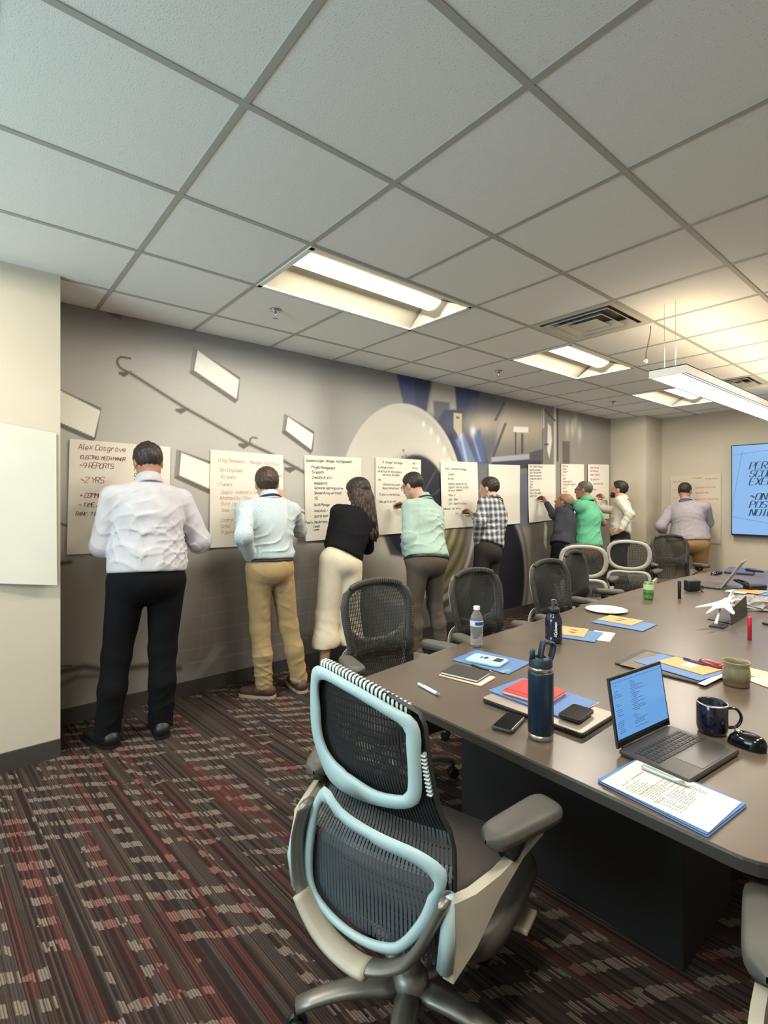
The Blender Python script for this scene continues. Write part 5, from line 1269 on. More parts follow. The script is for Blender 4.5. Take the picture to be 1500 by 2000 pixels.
sheet('big blank flip chart sheet hanging on the beige wall at the far left', (-190, 790), (110, 846), (-190, 1134), 'black', None, pos=-3.372, seed=22, bow=.03, group='flip chart sheets on the front wall', paper=mat('shaded_chart_paper', S(206, 204, 192), 0.7, noise=.012, nscale=6))  # same chart paper, shade put into its colour against the strong window light

# ---- screen
M_case = mat('screen_case', S(26, 28, 30), .35)
def screen_mat():
    m, nt, b = node_mat('lit_slide'); N = nt.nodes; Lk = nt.links.new
    tc = N.new('ShaderNodeTexCoord'); g = N.new('ShaderNodeTexNoise'); g.inputs['Scale'].default_value = .9; Lk(tc.outputs['Object'], g.inputs['Vector'])
    r = N.new('ShaderNodeValToRGB'); r.color_ramp.elements[0].color = S(122, 178, 240); r.color_ramp.elements[1].color = S(164, 206, 250); Lk(g.outputs['Fac'], r.inputs['Fac'])
    b.inputs['Base Color'].default_value = S(30, 40, 60); b.inputs['Roughness'].default_value = .25; Lk(r.outputs['Color'], b.inputs['Emission Color']); b.inputs['Emission Strength'].default_value = .95
    return m
tl = ony(1427.5, 870, FARY - .10); bl = ony(1427.5, 1045.5, FARY - .10); x0, z1, z0 = tl[0], tl[2], bl[2]; tw = (z1 - z0) * 16 / 9; yf = FARY - .10
tv = thing('television', 'large wall screen with a pale blue slide at the right edge', 'screen', (x0 + tw / 2, FARY - .07, (z0 + z1) / 2))
MB().box((x0 + tw / 2, FARY - .06, (z0 + z1) / 2), (tw, .07, z1 - z0), bev=.008).build('screen_case', M_case, tv)
MB().box((x0 + tw / 2, FARY - .012, (z0 + z1) / 2), (.6, .03, .5)).build('wall_mount', M_black, tv)
sc_ = MB(); b_ = .014; sc_.add([(x0 + b_, yf + .003, z0 + b_ + .01), (x0 + tw - b_, yf + .003, z0 + b_ + .01), (x0 + tw - b_, yf + .003, z1 - b_), (x0 + b_, yf + .003, z1 - b_)], [(0, 1, 2, 3)])
sc_.build('screen_panel', screen_mat(), tv)
M_slide_ink = mat('slide_ink', S(40, 72, 108), .6, noise=0); M_slide_line = mat('slide_line', S(96, 140, 190), .6, noise=0)
st = MB()
def slide_text(txt, u, v, size):
    o = ony(u, v, yf); o[1] = yf + .001; o = V(o[0], yf - .001, o[2])
    sl = .30
    write(st, txt, o, V(1, 0, 0), V(0, 0, 1), size, .01, sl, 0, .98, 5, random.Random(1), contrast=(size * .05, size * .19))
    k = size / 6; x = 0.0                                     # serifs on the stems
    for ch in txt:
        if ch in GL:
            for stq in GL[ch]:
                for q in (0, -1):
                    px_, pz_ = stq[q]; nb = stq[1] if q == 0 else stq[-2]
                    if pz_ in (0, 6) and abs(nb[1] - pz_) > 1.9 and ch not in 'SCO':
                        cx_ = (x + px_ * .85 + sl * pz_) * k; cz_ = pz_ * k; w2 = .95 * k; th = size * .045
                        st.add([o + V(cx_ - w2, 0, cz_ - th / 2), o + V(cx_ + w2, 0, cz_ - th / 2), o + V(cx_ + w2, 0, cz_ + th / 2), o + V(cx_ - w2, 0, cz_ + th / 2)], [(0, 1, 2, 3)])
            x += (3.4 if ch in NARROW else 4.7 if ch not in 'mMwW' else 5.2) * .98
        else: x += 2.6 * .98
for txt, v in (('PERSONAL', 916), ('SCORING', 931.5), ('EXERCISE', 947), ('~ON A', 976), ('POSTED', 991.5), ('NOTES', 1007)): slide_text(txt, 1463.5, v, .088)
tag(st.build('slide_lettering', M_slide_ink, tv), kind='stuff')
ln = MB()
for p in ([(1431, 889), (1500, 879)], [(1450, 880), (1433, 975)], [(1430, 1009), (1500, 1022)], [(1433, 975), (1431, 1000)]):
    a, c = ony(*p[0], yf), ony(*p[1], yf); a[1] = c[1] = yf; q = nrm(np.cross(c - a, V(0, 1, 0))) * .003
    if p[1][0] == 1500: c = a + (c - a) * 1.0
    ln.add([a - q, a + q, c + q, c - q], [(0, 1, 2, 3)])
tag(ln.build('slide_line_art', M_slide_line, tv), kind='stuff')

# ================================================================== things on the table
def corners(px, z):
    Q = [onz(u, v, z)[:2] for u, v in px]
    if len(Q) == 3: Q.append(Q[0] + Q[2] - Q[1])
    # square the outline up: a true rectangle through the measured corners
    c = sum(Q) / 4; e1 = nrm((Q[1] - Q[0]) + (Q[2] - Q[3])); e2 = nrm((Q[3] - Q[0]) + (Q[2] - Q[1])); l1 = (np.linalg.norm(Q[1] - Q[0]) + np.linalg.norm(Q[2] - Q[3])) / 2; l2 = (np.linalg.norm(Q[3] - Q[0]) + np.linalg.norm(Q[2] - Q[1])) / 2
    b = nrm(e1 + np.array([e2[1], -e2[0]]) * np.sign(np.cross(e1, e2)) * 1.0) if abs(np.dot(e1, e2)) < .6 else e1
    n = np.array([-b[1], b[0]]) * np.sign(np.cross(e1, e2))
    return c, b, n, l1, l2
def pslab(mb, c, b, n, l1, l2, z0, z1, r=.004, ox=0, oy=0, bev=.0015, seg=5):
    c = c + b * ox + n * oy
    P = [c - b * l1 / 2 - n * l2 / 2, c + b * l1 / 2 - n * l2 / 2, c + b * l1 / 2 + n * l2 / 2, c - b * l1 / 2 + n * l2 / 2]
    if np.cross(P[1] - P[0], P[2] - P[1]) < 0: P = P[::-1]
    P = rounded([tuple(p) for p in P], r, seg); bev = min(bev, (z1 - z0) * .4)
    rows, m_ = outline_slab(P, [z0, z0 + bev, z1 - bev, z1], [bev, 0, 0, bev]); mb.grid(rows, False); mb.add(rows[0][:-1], [tuple(reversed(range(m_)))]); mb.add(rows[-1][:-1], [tuple(range(m_))]); return mb
def P3(c, z): return V(c[0], c[1], z)
M_blue = mat('blue_folder_card', S(84, 122, 176), .55, noise=.03); M_orange = mat('orange_card', S(222, 164, 106), .6, noise=.03); M_sheet = mat('white_paper', S(224, 217, 204), .65, noise=.01)
M_cream = mat('cream_paper', S(230, 222, 186), .65, noise=.02); M_red = mat('red_notebook_cover', S(206, 40, 36), .5, noise=.03); M_bnote = mat('black_notebook_cover', S(44, 42, 40), .5, noise=.05)
M_lap = mat('dark_grey_laptop_shell', S(70, 66, 64), .38, .35, noise=.02); M_lapg = mat('grey_laptop_lid', S(168, 156, 146), .38, .3, noise=.02); M_key = mat('laptop_key', S(44, 42, 42), .5, noise=.03); M_glassb = mat('black_phone_glass', S(14, 14, 16), .12, noise=.02)
M_navy = mat('navy_bottle_paint', S(18, 40, 62), .38, noise=.03); M_steel = mat('brushed_steel', S(176, 170, 162), .3, .9, noise=.04); M_navyp = mat('navy_cap_plastic', S(26, 40, 58), .5)
M_print = mat('printed_ink', S(120, 116, 114), .7, noise=0); M_whitep = mat('white_plastic', S(232, 232, 230), .4, noise=.01); M_mint = mat('mint_phone_case', S(170, 216, 210), .5)
TH = TZ + .0008
def folder_print(t, c, b, n, l1, l2, z, rows_, mt=M_print, x0=-.4, x1=.4, name='printed_lines', vert=False):
    rnd = random.Random(int(abs(c[0]) * 1000)); m_ = MB()
    for k in range(rows_):
        y = (.42 - .84 * k / max(1, rows_ - 1)) * l2; x = x0 * l1; xe = rnd.uniform(x0 + (x1 - x0) * .45, x1) * l1
        while x < xe:
            wd = rnd.uniform(.006, .02); q = P3(c + b * x + n * y, z); u_, v_ = P3(b, 0) * wd, P3(n, 0) * .0016
            m_.add([q, q + u_, q + u_ + v_, q + v_], [(0, 1, 2, 3)]); x += wd + .004
    return tag(m_.build(name, mt, t), kind='stuff')

# --- printed document on blue folders, silver pen
g = corners([(1168, 1528), (1249, 1484), (1455, 1576), (1385, 1640)], TZ)
t = thing('paper_folder', 'blue card folder under a printed page at the near table corner', 'folder', P3(g[0], TZ), 'blue folders on the table')
for k in range(2): pslab(MB(), *g, TH + k * .0035, TH + .0028 + k * .0035, .003, ox=.002 * k, oy=-.002 * k).build('folder_leaf', M_blue, t)
zt = TH + .0066
g2 = corners([(1175, 1526), (1246, 1485), (1447, 1567), (1385, 1629)], zt)
t = thing('printed_page', 'white printed page of text lying on the near blue folder', 'page', P3(g2[0], zt))
pslab(MB(), *g2, zt + .0004, zt + .0018, .001).build('page', M_sheet, t)
tx = MB(); rnd = random.Random(4); c_, b_, n_, l1, l2 = g2
long, short = (b_, n_) if l1 > l2 else (n_, b_); LL, SS = max(l1, l2), min(l1, l2)
if np.dot(long, onz(1447, 1567, zt)[:2] - onz(1246, 1485, zt)[:2]) < 0: long = -long
if np.dot(short, onz(1246, 1485, zt)[:2] - onz(1175, 1526, zt)[:2]) < 0: short = -short
# the page is read with its top to the left; lines run along the short side
def pr_line(f, s0, s1, bold=.0016):
    s = s0
    while s < s1:
        wd = rnd.uniform(.006, .022) / SS; q = P3(c_ + long * (f - .5) * LL + short * (s - .5) * SS, zt + .0021); e = min(s + wd, s1)
        u_ = P3(short, 0) * (e - s) * SS; v_ = P3(long, 0) * bold; tx.add([q, q + u_, q + u_ + v_, q + v_], [(0, 1, 2, 3)]); s += wd + .018
pr_line(.16, .38, .72, .003); pr_line(.17, .12, .30)
for k in range(6): pr_line(.22 + k * .026, .08, rnd.uniform(.35, .5))
for k in range(6): pr_line(.36 + k * .022, .12, rnd.uniform(.55, .84))
for k in range(2): pr_line(.50 + k * .02, .08, .3)
for k in range(9): pr_line(.52 + k * .024, .36, rnd.uniform(.6, .78)); pr_line(.53 + k * .024, .20, rnd.uniform(.28, .32)); pr_line(.53 + k * .024, .12, .16)
for k in range(8): pr_line(.56 + k * .024, .80, rnd.uniform(.86, .92))
tag(tx.build('printed_text', M_print, t), kind='stuff')
def pen(label, a, b_, z, r, mt, mt2, group='pens and markers lying on the table'):
    A, Bq = onz(*a, z + r), onz(*b_, z + r); A[2] = Bq[2] = z + r; t = thing('pen', label, 'pen', (A + Bq) / 2 - V(0, 0, r), group); d_ = Bq - A
    MB().tube([A + d_ * f for f in (0, .04, .3, .62, .86)], [r * .6, r * .92, r, r, r * .9], 10).build('barrel', mt, t, smooth=True)
    MB().tube([A + d_ * f for f in (.86, .93, .985, 1)], [r * .9, r * .75, r * .28, r * .12], 10).build('tip', mt2, t, smooth=True)
    u_ = nrm(d_); MB().box(A + d_ * .16 + V(0, 0, r * 1.1), (.03, .004, .002), R=np.column_stack([u_, np.cross(V(0, 0, 1), u_), V(0, 0, 1)])).build('clip', mt2, t)
    return t
M_silverp = mat('silver_pen', S(178, 190, 194), .35, .5)
pen('silver pen lying on the printed page by the open laptop', (1254, 1497), (1352, 1536), zt + .002, .0062, M_silverp, M_silverp)
pen('white pen lying alone near the table end', (817, 1335), (860, 1358), TH, .0065, M_whitep, mat('grey_tip', S(120, 120, 120), .4))

# --- open laptop
hb = corners([(1207, 1465), (1310, 1416), (1448, 1472), (1352, 1528)], TZ + .008); c_, b_, n_, l1, l2 = hb
wv = nrm(onz(1310, 1416, TZ)[:2] - onz(1207, 1465, TZ)[:2]); dv = np.array([wv[1], -wv[0]]); 
if np.dot(dv, c_ - onz(1260, 1440, TZ)[:2]) < 0: dv = -dv
bl_, br_ = onz(1207, 1463, TZ + .016)[:2], onz(1309, 1415, TZ + .016)[:2]; LW = np.linalg.norm(br_ - bl_); LD = LW * .68; mid = (bl_ + br_) / 2
t = thing('laptop', 'open dark grey laptop with a lit blue document on its screen, nearest the camera', 'laptop', P3(mid + dv * LD / 2, TZ))
pslab(MB(), mid + dv * LD / 2, wv, dv, LW, LD, TH + .001, TZ + .0155, .008, bev=.004).build('base', M_lap, t)
kb = MB()
keys = []
for r_ in range(5):
    nk = (14, 14, 13, 12, 9)[r_]; y = .055 + r_ * .017; x = -.45
    for q in range(nk):
        wk = .9 / nk if r_ != 4 else ([.075] * 3 + [.36] + [.075] * 5)[q]
        keys.append((x + wk / 2, y + .0085, wk, .0150)); x += wk
LS = LW / .31
for k, (x, y, wk, hk) in enumerate(keys):
    ctr = mid + wv * (x * LW * .96) + dv * (y * LS * .95 - .014)
    o = pslab(MB(), ctr, wv, dv, wk * LW * .96 - .0025, hk * LS * .95 - .0022, TZ + .0156, TZ + .0168, .0015, bev=.0004, seg=1).build('key', M_key, t)
pslab(MB(), mid + dv * (LD * .77), wv, dv, LW * .40, LD * .36, TZ + .0155, TZ + .0160, .003).build('touchpad', mat('laptop_touchpad', S(58, 54, 52), .3, .2), t)
M_scr = mat('lit_laptop_screen', S(20, 24, 32), .2, noise=0, emit=S(112, 172, 236), estr=.95); M_scrink = mat('screen_text', S(20, 30, 44), .5, noise=0)
tl_, tr_ = (1184.4, 1326), (1290, 1294.8)
# lid: leans back about the hinge line; its tilt follows from the top edge
H3 = P3(mid, TZ + .016); wv3 = P3(wv, 0); best = None
for k in range(0, 90):
    th = math.radians(60 + k); ud = P3(-dv, 0) * -math.cos(th) + V(0, 0, math.sin(th)); q = H3 + wv3 * (LW / 2) + ud * LD
    dq = q - C0; dep = dq @ FW; u_, v_ = CXP + FPX * (dq @ RT) / dep, HY - FPX * dq[2] / dep; e = (u_ - tr_[0]) ** 2 + (v_ - tr_[1]) ** 2
    if best is None or e < best[0]: best = (e, ud)
ud = best[1]; nl = np.cross(wv3, ud); nl = nl if nl @ P3(dv, 0) > 0 else -nl
def lid_quad(mb, x0, x1, y0, y1, off, th=0):
    q = [H3 + wv3 * x * LW / 2 + ud * y * LD + nl * off for x, y in ((x0, y0), (x1, y0), (x1, y1), (x0, y1))]
    if th: mb.prism(q, 0, 0, base=nl * th)
    else: mb.add(q, [(0, 1, 2, 3)])
    return mb
lid = lid_quad(MB(), -1, 1, .0, 1.0, -.006, .006).build('lid', M_lap, t)
lid_quad(MB(), -.985, .985, .015, .985, .0004).build('bezel', M_glassb, lid)
lid_quad(MB(), -.955, .955, .075, .955, .0009).build('screen_panel', M_scr, lid)
lid_quad(MB(), -.955, .955, .075, .115, .0013).build('task_bar', M_scrink, lid)
tx = MB(); rnd = random.Random(9)
for k in range(26):
    y = .86 - k * .027
    for x0, x1, pr_ in ((-.9, -.62, .5), (-.30, .22, .85), (-.34, -.3, .3)):
        if rnd.random() < pr_:
            x = x0 + (rnd.random() < .4) * .04; xe = rnd.uniform(x0 + .12, x1)
            while x < xe: w_ = rnd.uniform(.02, .07); lid_quad(tx, x, min(x + w_, xe), y, y + .008, .0014); x += w_ + .012
for x in np.linspace(-.9, .8, 22): lid_quad(tx, x, x + .05, .905, .913, .0014)
tag(tx.build('screen_text', mat('screen_text_blue', S(52, 88, 134), .5, noise=0), lid), kind='stuff')
MB().tube([H3 - wv3 * LW * .42 + V(0, 0, -.002), H3 + wv3 * LW * .42 + V(0, 0, -.002)], .0055, 8).build('hinge', M_black, t, smooth=True)

# --- mugs and cups
def T2(u, v, z=TZ): p = onz(u, v, z); return V(p[0], p[1], z)
p = T2(1391, 1430) ; t = thing('coffee_mug', 'dark navy speckled coffee mug with a handle beside the open laptop', 'mug', p)
M_mug = mat('navy_speckled_glaze', S(20, 22, 40), .12, noise=.5, nscale=120, coat=.5)
rm, hm = .0415, .092
MB().lathe([(.0, .002), (.034, .001), (rm - .003, .006), (rm, .02), (rm, hm - .003), (rm - .0015, hm), (rm - .004, hm - .003), (rm - .005, .02), (.03, .01), (0, .009)], p, 32).build('cup', M_mug, t, smooth=True)
MB().lathe([(rm + .0004, hm - .004), (rm - .001, hm + .0008), (rm - .0036, hm - .003)], p, 32, caps=False).build('pale_rim', M_steel, t, smooth=True)
hd_ = RT * .94 + FW * -.34; hd_ = nrm(hd_)
MB().tube(spline([p + hd_ * (rm - .003) + V(0, 0, .078), p + hd_ * (rm + .02) + V(0, 0, .079), p + hd_ * (rm + .033) + V(0, 0, .055), p + hd_ * (rm + .022) + V(0, 0, .028), p + hd_ * (rm - .003) + V(0, 0, .02)], 6, closed=False), .0055, 10, flat=(1.25, .8)).build('handle', M_mug, t, smooth=True)
p = T2(1438, 1338); t = thing('stoneware_cup', 'brown green glazed stoneware cup without a handle', 'cup', p)
def pot_mat():
    m, nt, b = node_mat('ash_glaze_stoneware'); N = nt.nodes; tc = N.new('ShaderNodeTexCoord'); s_ = N.new('ShaderNodeSeparateXYZ'); nt.links.new(tc.outputs['Object'], s_.inputs[0])
    nz = N.new('ShaderNodeTexNoise'); nz.inputs['Scale'].default_value = 60; nt.links.new(tc.outputs['Object'], nz.inputs['Vector'])
    ma = N.new('ShaderNodeMath'); ma.operation = 'MULTIPLY_ADD'; ma.inputs[1].default_value = .03; nt.links.new(nz.outputs['Fac'], ma.inputs[0]); nt.links.new(s_.outputs[2], ma.inputs[2])
    r = N.new('ShaderNodeValToRGB'); e = r.color_ramp.elements; e[0].position = .012; e[0].color = S(120, 96, 78); e[1].position = .11; e[1].color = S(140, 128, 102); q = e.new(.035); q.color = S(104, 84, 64); q = e.new(.065); q.color = S(124, 122, 98)
    nt.links.new(ma.outputs[0], r.inputs['Fac']); nt.links.new(r.outputs['Color'], b.inputs['Base Color']); b.inputs['Roughness'].default_value = .3
    return m
MB().lathe([(0, .001), (.040, .001), (.043, .004), (.041, .010), (.045, .024), (.0465, .045), (.043, .068), (.0415, .078), (.0465, .088), (.046, .092), (.043, .089), (.039, .078), (.041, .05), (.039, .02), (0, .012)], p, 32).build('pot', pot_mat(), t, smooth=True)
MB().lathe([(0, .07), (.0395, .07)], p, 24).build('coffee', mat('coffee', S(40, 28, 22), .1), t)

# --- mouse beside the laptop
def mouse(label, a, b_, wd, ht):
    A, Bq = T2(*a), T2(*b_); c = (A + Bq) / 2; u_ = nrm(Bq - A); s_ = np.cross(V(0, 0, 1), u_); L = np.linalg.norm(Bq - A)
    t = thing('computer_mouse', label, 'mouse', c, 'computer mice'); rows = []
    for j in range(9):
        th = j / 8 * PI / 2; k = math.cos(th) ** .6 if j < 8 else .001; row = []
        for q in range(24):
            a_ = 2 * PI * q / 24; x = math.copysign(abs(math.cos(a_)) ** .8, math.cos(a_)) * L / 2 * k; y = math.copysign(abs(math.sin(a_)) ** .8, math.sin(a_)) * wd / 2 * k * (1 - .12 * math.cos(a_))
            row.append(c + u_ * (x + .08 * L * math.sin(th)) + s_ * y + V(0, 0, .003 + ht * math.sin(th) ** .9))
        rows.append(row + [row[0]])
    MB().grid(rows).build('mouse_body', M_glassb, t, smooth=True)
    rows = [[c + u_ * math.cos(2 * PI * q / 24) * L * .485 + s_ * math.sin(2 * PI * q / 24) * wd * .47 + V(0, 0, z) for q in range(25)] for z in (.0005, .004)]
    MB().grid(rows).build('mouse_foot', M_black, t)
    w_ = c - u_ * L * .26 + V(0, 0, ht * .86); MB().lathe([(0, -.004), (.008, -.004), (.009, 0), (.008, .004), (0, .004)], w_, 14, R=np.column_stack([u_, V(0, 0, 1), s_])).build('scroll_wheel', M_steel, t, smooth=True)
mouse('black computer mouse lying right of the open laptop', (1424, 1444), (1497, 1472), .062, .036)

# --- closed grey laptop with folder, red notebook and phone on top; phone beside it
g = corners([(951, 1361), (1010, 1329), (1196, 1393), (1135, 1434)], TZ + .02)
t = thing('laptop', 'closed grey laptop under a blue folder and a red notebook', 'laptop', P3(g[0], TZ))
pslab(MB(), *g, TH + .001, TZ + .0142, .01, bev=.003).build('base', M_black, t); pslab(MB(), *g, TZ + .0145, TZ + .0185, .01, bev=.002).build('lid', M_lapg, t)
z = TZ + .019
g = corners([(964, 1352), (1020, 1322), (1160, 1376), (1101, 1409)], z)
t = thing('paper_folder', 'blue card folder on the closed grey laptop', 'folder', P3(g[0], z), 'blue folders on the table')
pslab(MB(), *g, z + .0002, z + .002, .003).build('folder_leaf', M_blue, t); pslab(MB(), *g, z + .0022, z + .0034, .003, ox=.004, oy=.002).build('inner_leaf', M_sheet, t); pslab(MB(), *g, z + .0036, z + .0052, .003).build('cover_leaf', M_blue, t)
z = z + .0056
g = corners([(985, 1356), (1021, 1332), (1103, 1357), (1068, 1383)], z)
t = thing('notebook', 'bright red notebook with an elastic band on the closed laptop', 'notebook', P3(g[0], z))
pslab(MB(), *g, z + .0002, z + .002, .004).build('back_cover', M_red, t); pslab(MB(), g[0], g[1], g[2], g[3] - .006, g[4] - .004, z + .002, z + .0125, .003).build('page_block', M_sheet, t); pslab(MB(), *g, z + .0125, z + .0148, .004).build('front_cover', M_red, t)
pslab(MB(), g[0], g[1], g[2], .006, g[4] + .002, z + .001, z + .0155, .001, ox=-g[3] * .36).build('elastic_band', mat('dark_red_elastic', S(150, 24, 26), .6), t)
def phone(label, px, z, th, mt, mirror_up=False):
    g = corners(px, z + th); t = thing('smartphone', label, 'phone', P3(g[0], z), 'phones on the table'); l = min(g[3], g[4]) * .16
    pslab(MB(), *g, z + .0003, z + th, l, bev=.0025).build('phone_case', mt, t, smooth=True, autos=40)
    if not mirror_up:
        pslab(MB(), g[0], g[1], g[2], g[3] - .008, g[4] - .008, z + th - .0004, z + th + .0006, l * .8, bev=.0003).build('phone_screen', M_glassb, t)
    return t, g
phone('black phone lying face up on the table by the tall navy bottle', [(963, 1417), (986, 1389), (1024, 1399), (1001, 1430)], TH, .0105, mat('dark_grey_phone_case', S(64, 62, 62), .4))
t, g = phone('black phone in a thick case on the blue folder of the closed laptop', [(1097, 1393), (1115, 1371), (1154, 1384), (1136, 1410)], TZ + .0245, .013, mat('black_phone_case', S(34, 32, 32), .5))

# --- the tall navy steel bottle
p = T2(1056, 1440); k = .0365 / .0365
t = thing('water_bottle', 'tall navy steel bottle with a loop cap, in front of the closed laptop', 'bottle', p)
rb_, hb_ = .0368, .205
MB().lathe([(0, .0008), (rb_ - .003, .0008), (rb_ - .0015, .003), (rb_ - .001, .017)], p, 36).build('steel_foot', M_steel, t, smooth=True)
MB().lathe([(rb_ - .001, .017), (rb_, .019), (rb_, hb_ - .014), (rb_ - .0015, hb_ - .006)], p, 36).build('bottle_body', M_navy, t, smooth=True)
MB().lathe([(rb_ - .0018, hb_ - .007), (rb_ - .003, hb_ + .004), (rb_ - .006, hb_ + .007), (0, hb_ + .007)], p, 36).build('steel_neck', M_steel, t, smooth=True)
MB().lathe([(rb_ - .003, hb_ + .006), (rb_ - .003, hb_ + .026), (rb_ - .006, hb_ + .031), (.016, hb_ + .033), (.014, hb_ + .028), (0, hb_ + .027)], p, 32).build('cap', M_navyp, t, smooth=True, autos=45)
sdv = nrm(RT * .96 + FW * .25)
c = p + V(0, 0, hb_); lp = spline([c + sdv * -.001 + V(0, 0, .030), c + sdv * .004 + V(0, 0, .060), c + sdv * .012 + V(0, 0, .076), c + sdv * .036 + V(0, 0, .070), c + sdv * .042 + V(0, 0, .058), c + sdv * .031 + V(0, 0, .022)], 6, closed=False)
MB().tube(lp, .0085, 10, flat=(1.5, .75), up=V(0, 0, 1) * .2 - sdv).build('carry_loop', M_navyp, t, smooth=True)
MB().tube([c + sdv * -.026 + V(0, 0, .026), c + sdv * -.028 + V(0, 0, .05), c + sdv * -.022 + V(0, 0, .056)], [.008, .008, .005], 10).build('drinking_spout', M_navyp, t, smooth=True)
def wrap_text(txt, p, r, zc, size, ang, mt, parent, width, vertical=False, name='lettering'):
    m_ = MB(); tot = [0]
    class Cyl:
        def __init__(s, sink): s.s = sink
        def add(s, vs, fs):
            out = []
            for q in vs:
                x, y = (q[0], q[1]) if not vertical else (-q[1], q[0])
                a_ = ang + x / r; out.append(p + V(math.cos(a_) * r, math.sin(a_) * r, zc + y))
            s.s.add(out, fs)
    L = len(txt) * size * .74; write(Cyl(m_), txt, V(-L / 2, -size / 2, 0), V(1, 0, 0), V(0, 1, 0), size, width, .12, 0, .95, 4)
    return tag(m_.build(name, mt, parent), kind='stuff')
to_cam = math.atan2(-p[1], -p[0])
wrap_text('YETI', p, rb_ + .0004, .036, .012, to_cam - .1, mat('bottle_embossed_mark', S(16, 34, 54), .3), t, .0024)

# --- sports bottle, dark clear plastic
p = T2(1081.5, 1254); t = thing('sports_bottle', 'dark smoky plastic sports bottle with white vertical lettering', 'bottle', p)
M_smoke = mat('smoky_plastic', S(30, 36, 52), .08, noise=.05, coat=.4)
r0 = .041
MB().lathe([(0, .001), (r0 - .006, .001), (r0, .008), (r0, .028), (r0 - .003, .032), (r0, .037), (r0, .105), (r0 - .002, .120), (r0 - .010, .137), (.026, .147), (.026, .15), (0, .15)], p, 30).build('bottle_body', M_smoke, t, smooth=True)
MB().lathe([(.029, .146), (.029, .163), (.026, .170), (.018, .174), (.016, .186), (.015, .194), (.009, .20), (0, .201)], p, 24).build('cap', M_black, t, smooth=True)
MB().tube([p + V(0, 0, .176) + RT * .019, p + V(0, 0, .205) + RT * .012, p + V(0, 0, .21), p + V(0, 0, .205) - RT * .012], .003, 8).build('spout_cover', M_steel, t, smooth=True)
a_ = math.atan2(-p[1], -p[0]); wrap_text('Coleman', p, r0 + .0006, .080, .0125, a_ + .22, M_whitep, t, .0028, vertical=True)
wrap_text('A', p, r0 + .0006, .040, .012, a_ + .22, M_whitep, t, .0025, vertical=True, name='emblem')

# --- clear water bottle
p = T2(931, 1262); t = thing('water_bottle', 'clear disposable water bottle with a blue label, by the mint phone', 'bottle', p)
M_pet = mat('clear_pet', (.97, .98, .98, 1), .08, noise=0, trans=.84, ior=1.15); r0 = .031
prof = [(0, .004), (.018, .001), (.027, .002), (r0, .010)]
for k in range(7): z = .014 + k * .0115; prof += [(r0, z), (r0 - (.0035 if 2 <= k <= 4 else .0018), z + .006)]
prof += [(r0, .098), (r0, .128), (r0 - .002, .138), (.022, .156), (.0135, .170), (.0125, .180)]
MB().lathe(prof, p, 28).build('bottle_body', M_pet, t, smooth=True)
MB().lathe([(r0 + .0006, .100), (r0 + .0006, .127)], p, 28, caps=False).build('label_band', mat('white_label', S(214, 222, 232), .4), t, smooth=True)
lb = MB(); a_ = math.atan2(-p[1], -p[0])
lb.grid([[p + V(math.cos(a_ + x) * (r0 + .0012), math.sin(a_ + x) * (r0 + .0012), z) for x in np.linspace(-.25, 1.3, 12)] for z in (.106, .122)]); lb.build('blue_label', mat('blue_label', S(36, 74, 156), .4), t, smooth=True)
MB().lathe([(.0155, .176), (.0155, .190), (.0145, .192), (0, .192)], p, 20).build('cap', M_whitep, t, smooth=True, autos=40)

# --- left: blue folder + mint phone, black notebook on orange card, black pen
g = corners([(887, 1289), (930, 1269), (1031, 1295), (995, 1320)], TZ)
t = thing('paper_folder', 'blue card folder under the mint phone', 'folder', P3(g[0], TZ), 'blue folders on the table'); pslab(MB(), *g, TH, TH + .003, .002).build('folder_leaf', M_blue, t)
q = corners([(976, 1312), (989, 1305), (997, 1308), (984, 1315.5)], TH + .003); pslab(MB(), *q, TH + .003, TH + .0036, .0005).build('card_slot', mat('grey_blue_card', S(120, 146, 176), .6), t)
t, g = phone('phone in a mint case with dark camera marks on the blue folder', [(916, 1286), (929, 1272), (986, 1289), (976, 1303)], TH + .0032, .011, M_mint, True)
long, short = (g[1], g[2]) if g[3] > g[4] else (g[2], g[1]); LL, SS = max(g[3], g[4]), min(g[3], g[4])
if np.dot(long, onz(986, 1295, TZ)[:2] - onz(920, 1280, TZ)[:2]) < 0: long = -long
zt = TH + .0144
pslab(MB(), g[0], long, short, LL * .22, SS * .42, zt, zt + .0012, .004, ox=LL * .30, oy=SS * .12).build('camera_plate', M_black, t); pslab(MB(), g[0], long, short, LL * .12, SS * .25, zt, zt + .0008, .008, ox=-LL * .06, oy=SS * .12).build('printed_mark', M_bnote, t)
pslab(MB(), g[0], long, short, LL * .06, SS * .2, zt, zt + .0008, .004, ox=-LL * .18, oy=SS * .08).build('printed_mark', M_bnote, t)
g = corners([(861, 1320), (886, 1303), (967, 1325), (938, 1343)], TZ)
t = thing('notebook', 'orange card booklet lying under the black notebook', 'notebook', P3(g[0], TZ)); pslab(MB(), *g, TH, TH + .0025, .006).build('booklet_cover', M_orange, t); pslab(MB(), g[0], g[1], g[2], g[3] - .004, g[4] - .004, TH + .0025, TH + .0042, .005).build('booklet_pages', M_sheet, t)
z = TH + .0045
g = corners([(866, 1317), (888, 1300), (955, 1318), (932, 1336)], z)
t = thing('notebook', 'black notebook on the orange booklet near the table edge', 'notebook', P3(g[0], z)); pslab(MB(), *g, z + .0002, z + .002, .003).build('back_cover', M_bnote, t); pslab(MB(), g[0], g[1], g[2], g[3] - .004, g[4] - .004, z + .002, z + .010, .002).build('page_block', M_sheet, t); pslab(MB(), *g, z + .010, z + .012, .003).build('front_cover', M_bnote, t)
pen('black pen lying between the black notebook and the blue folder', (921, 1299), (962, 1312), TH + .003, .005, M_black, M_steel)

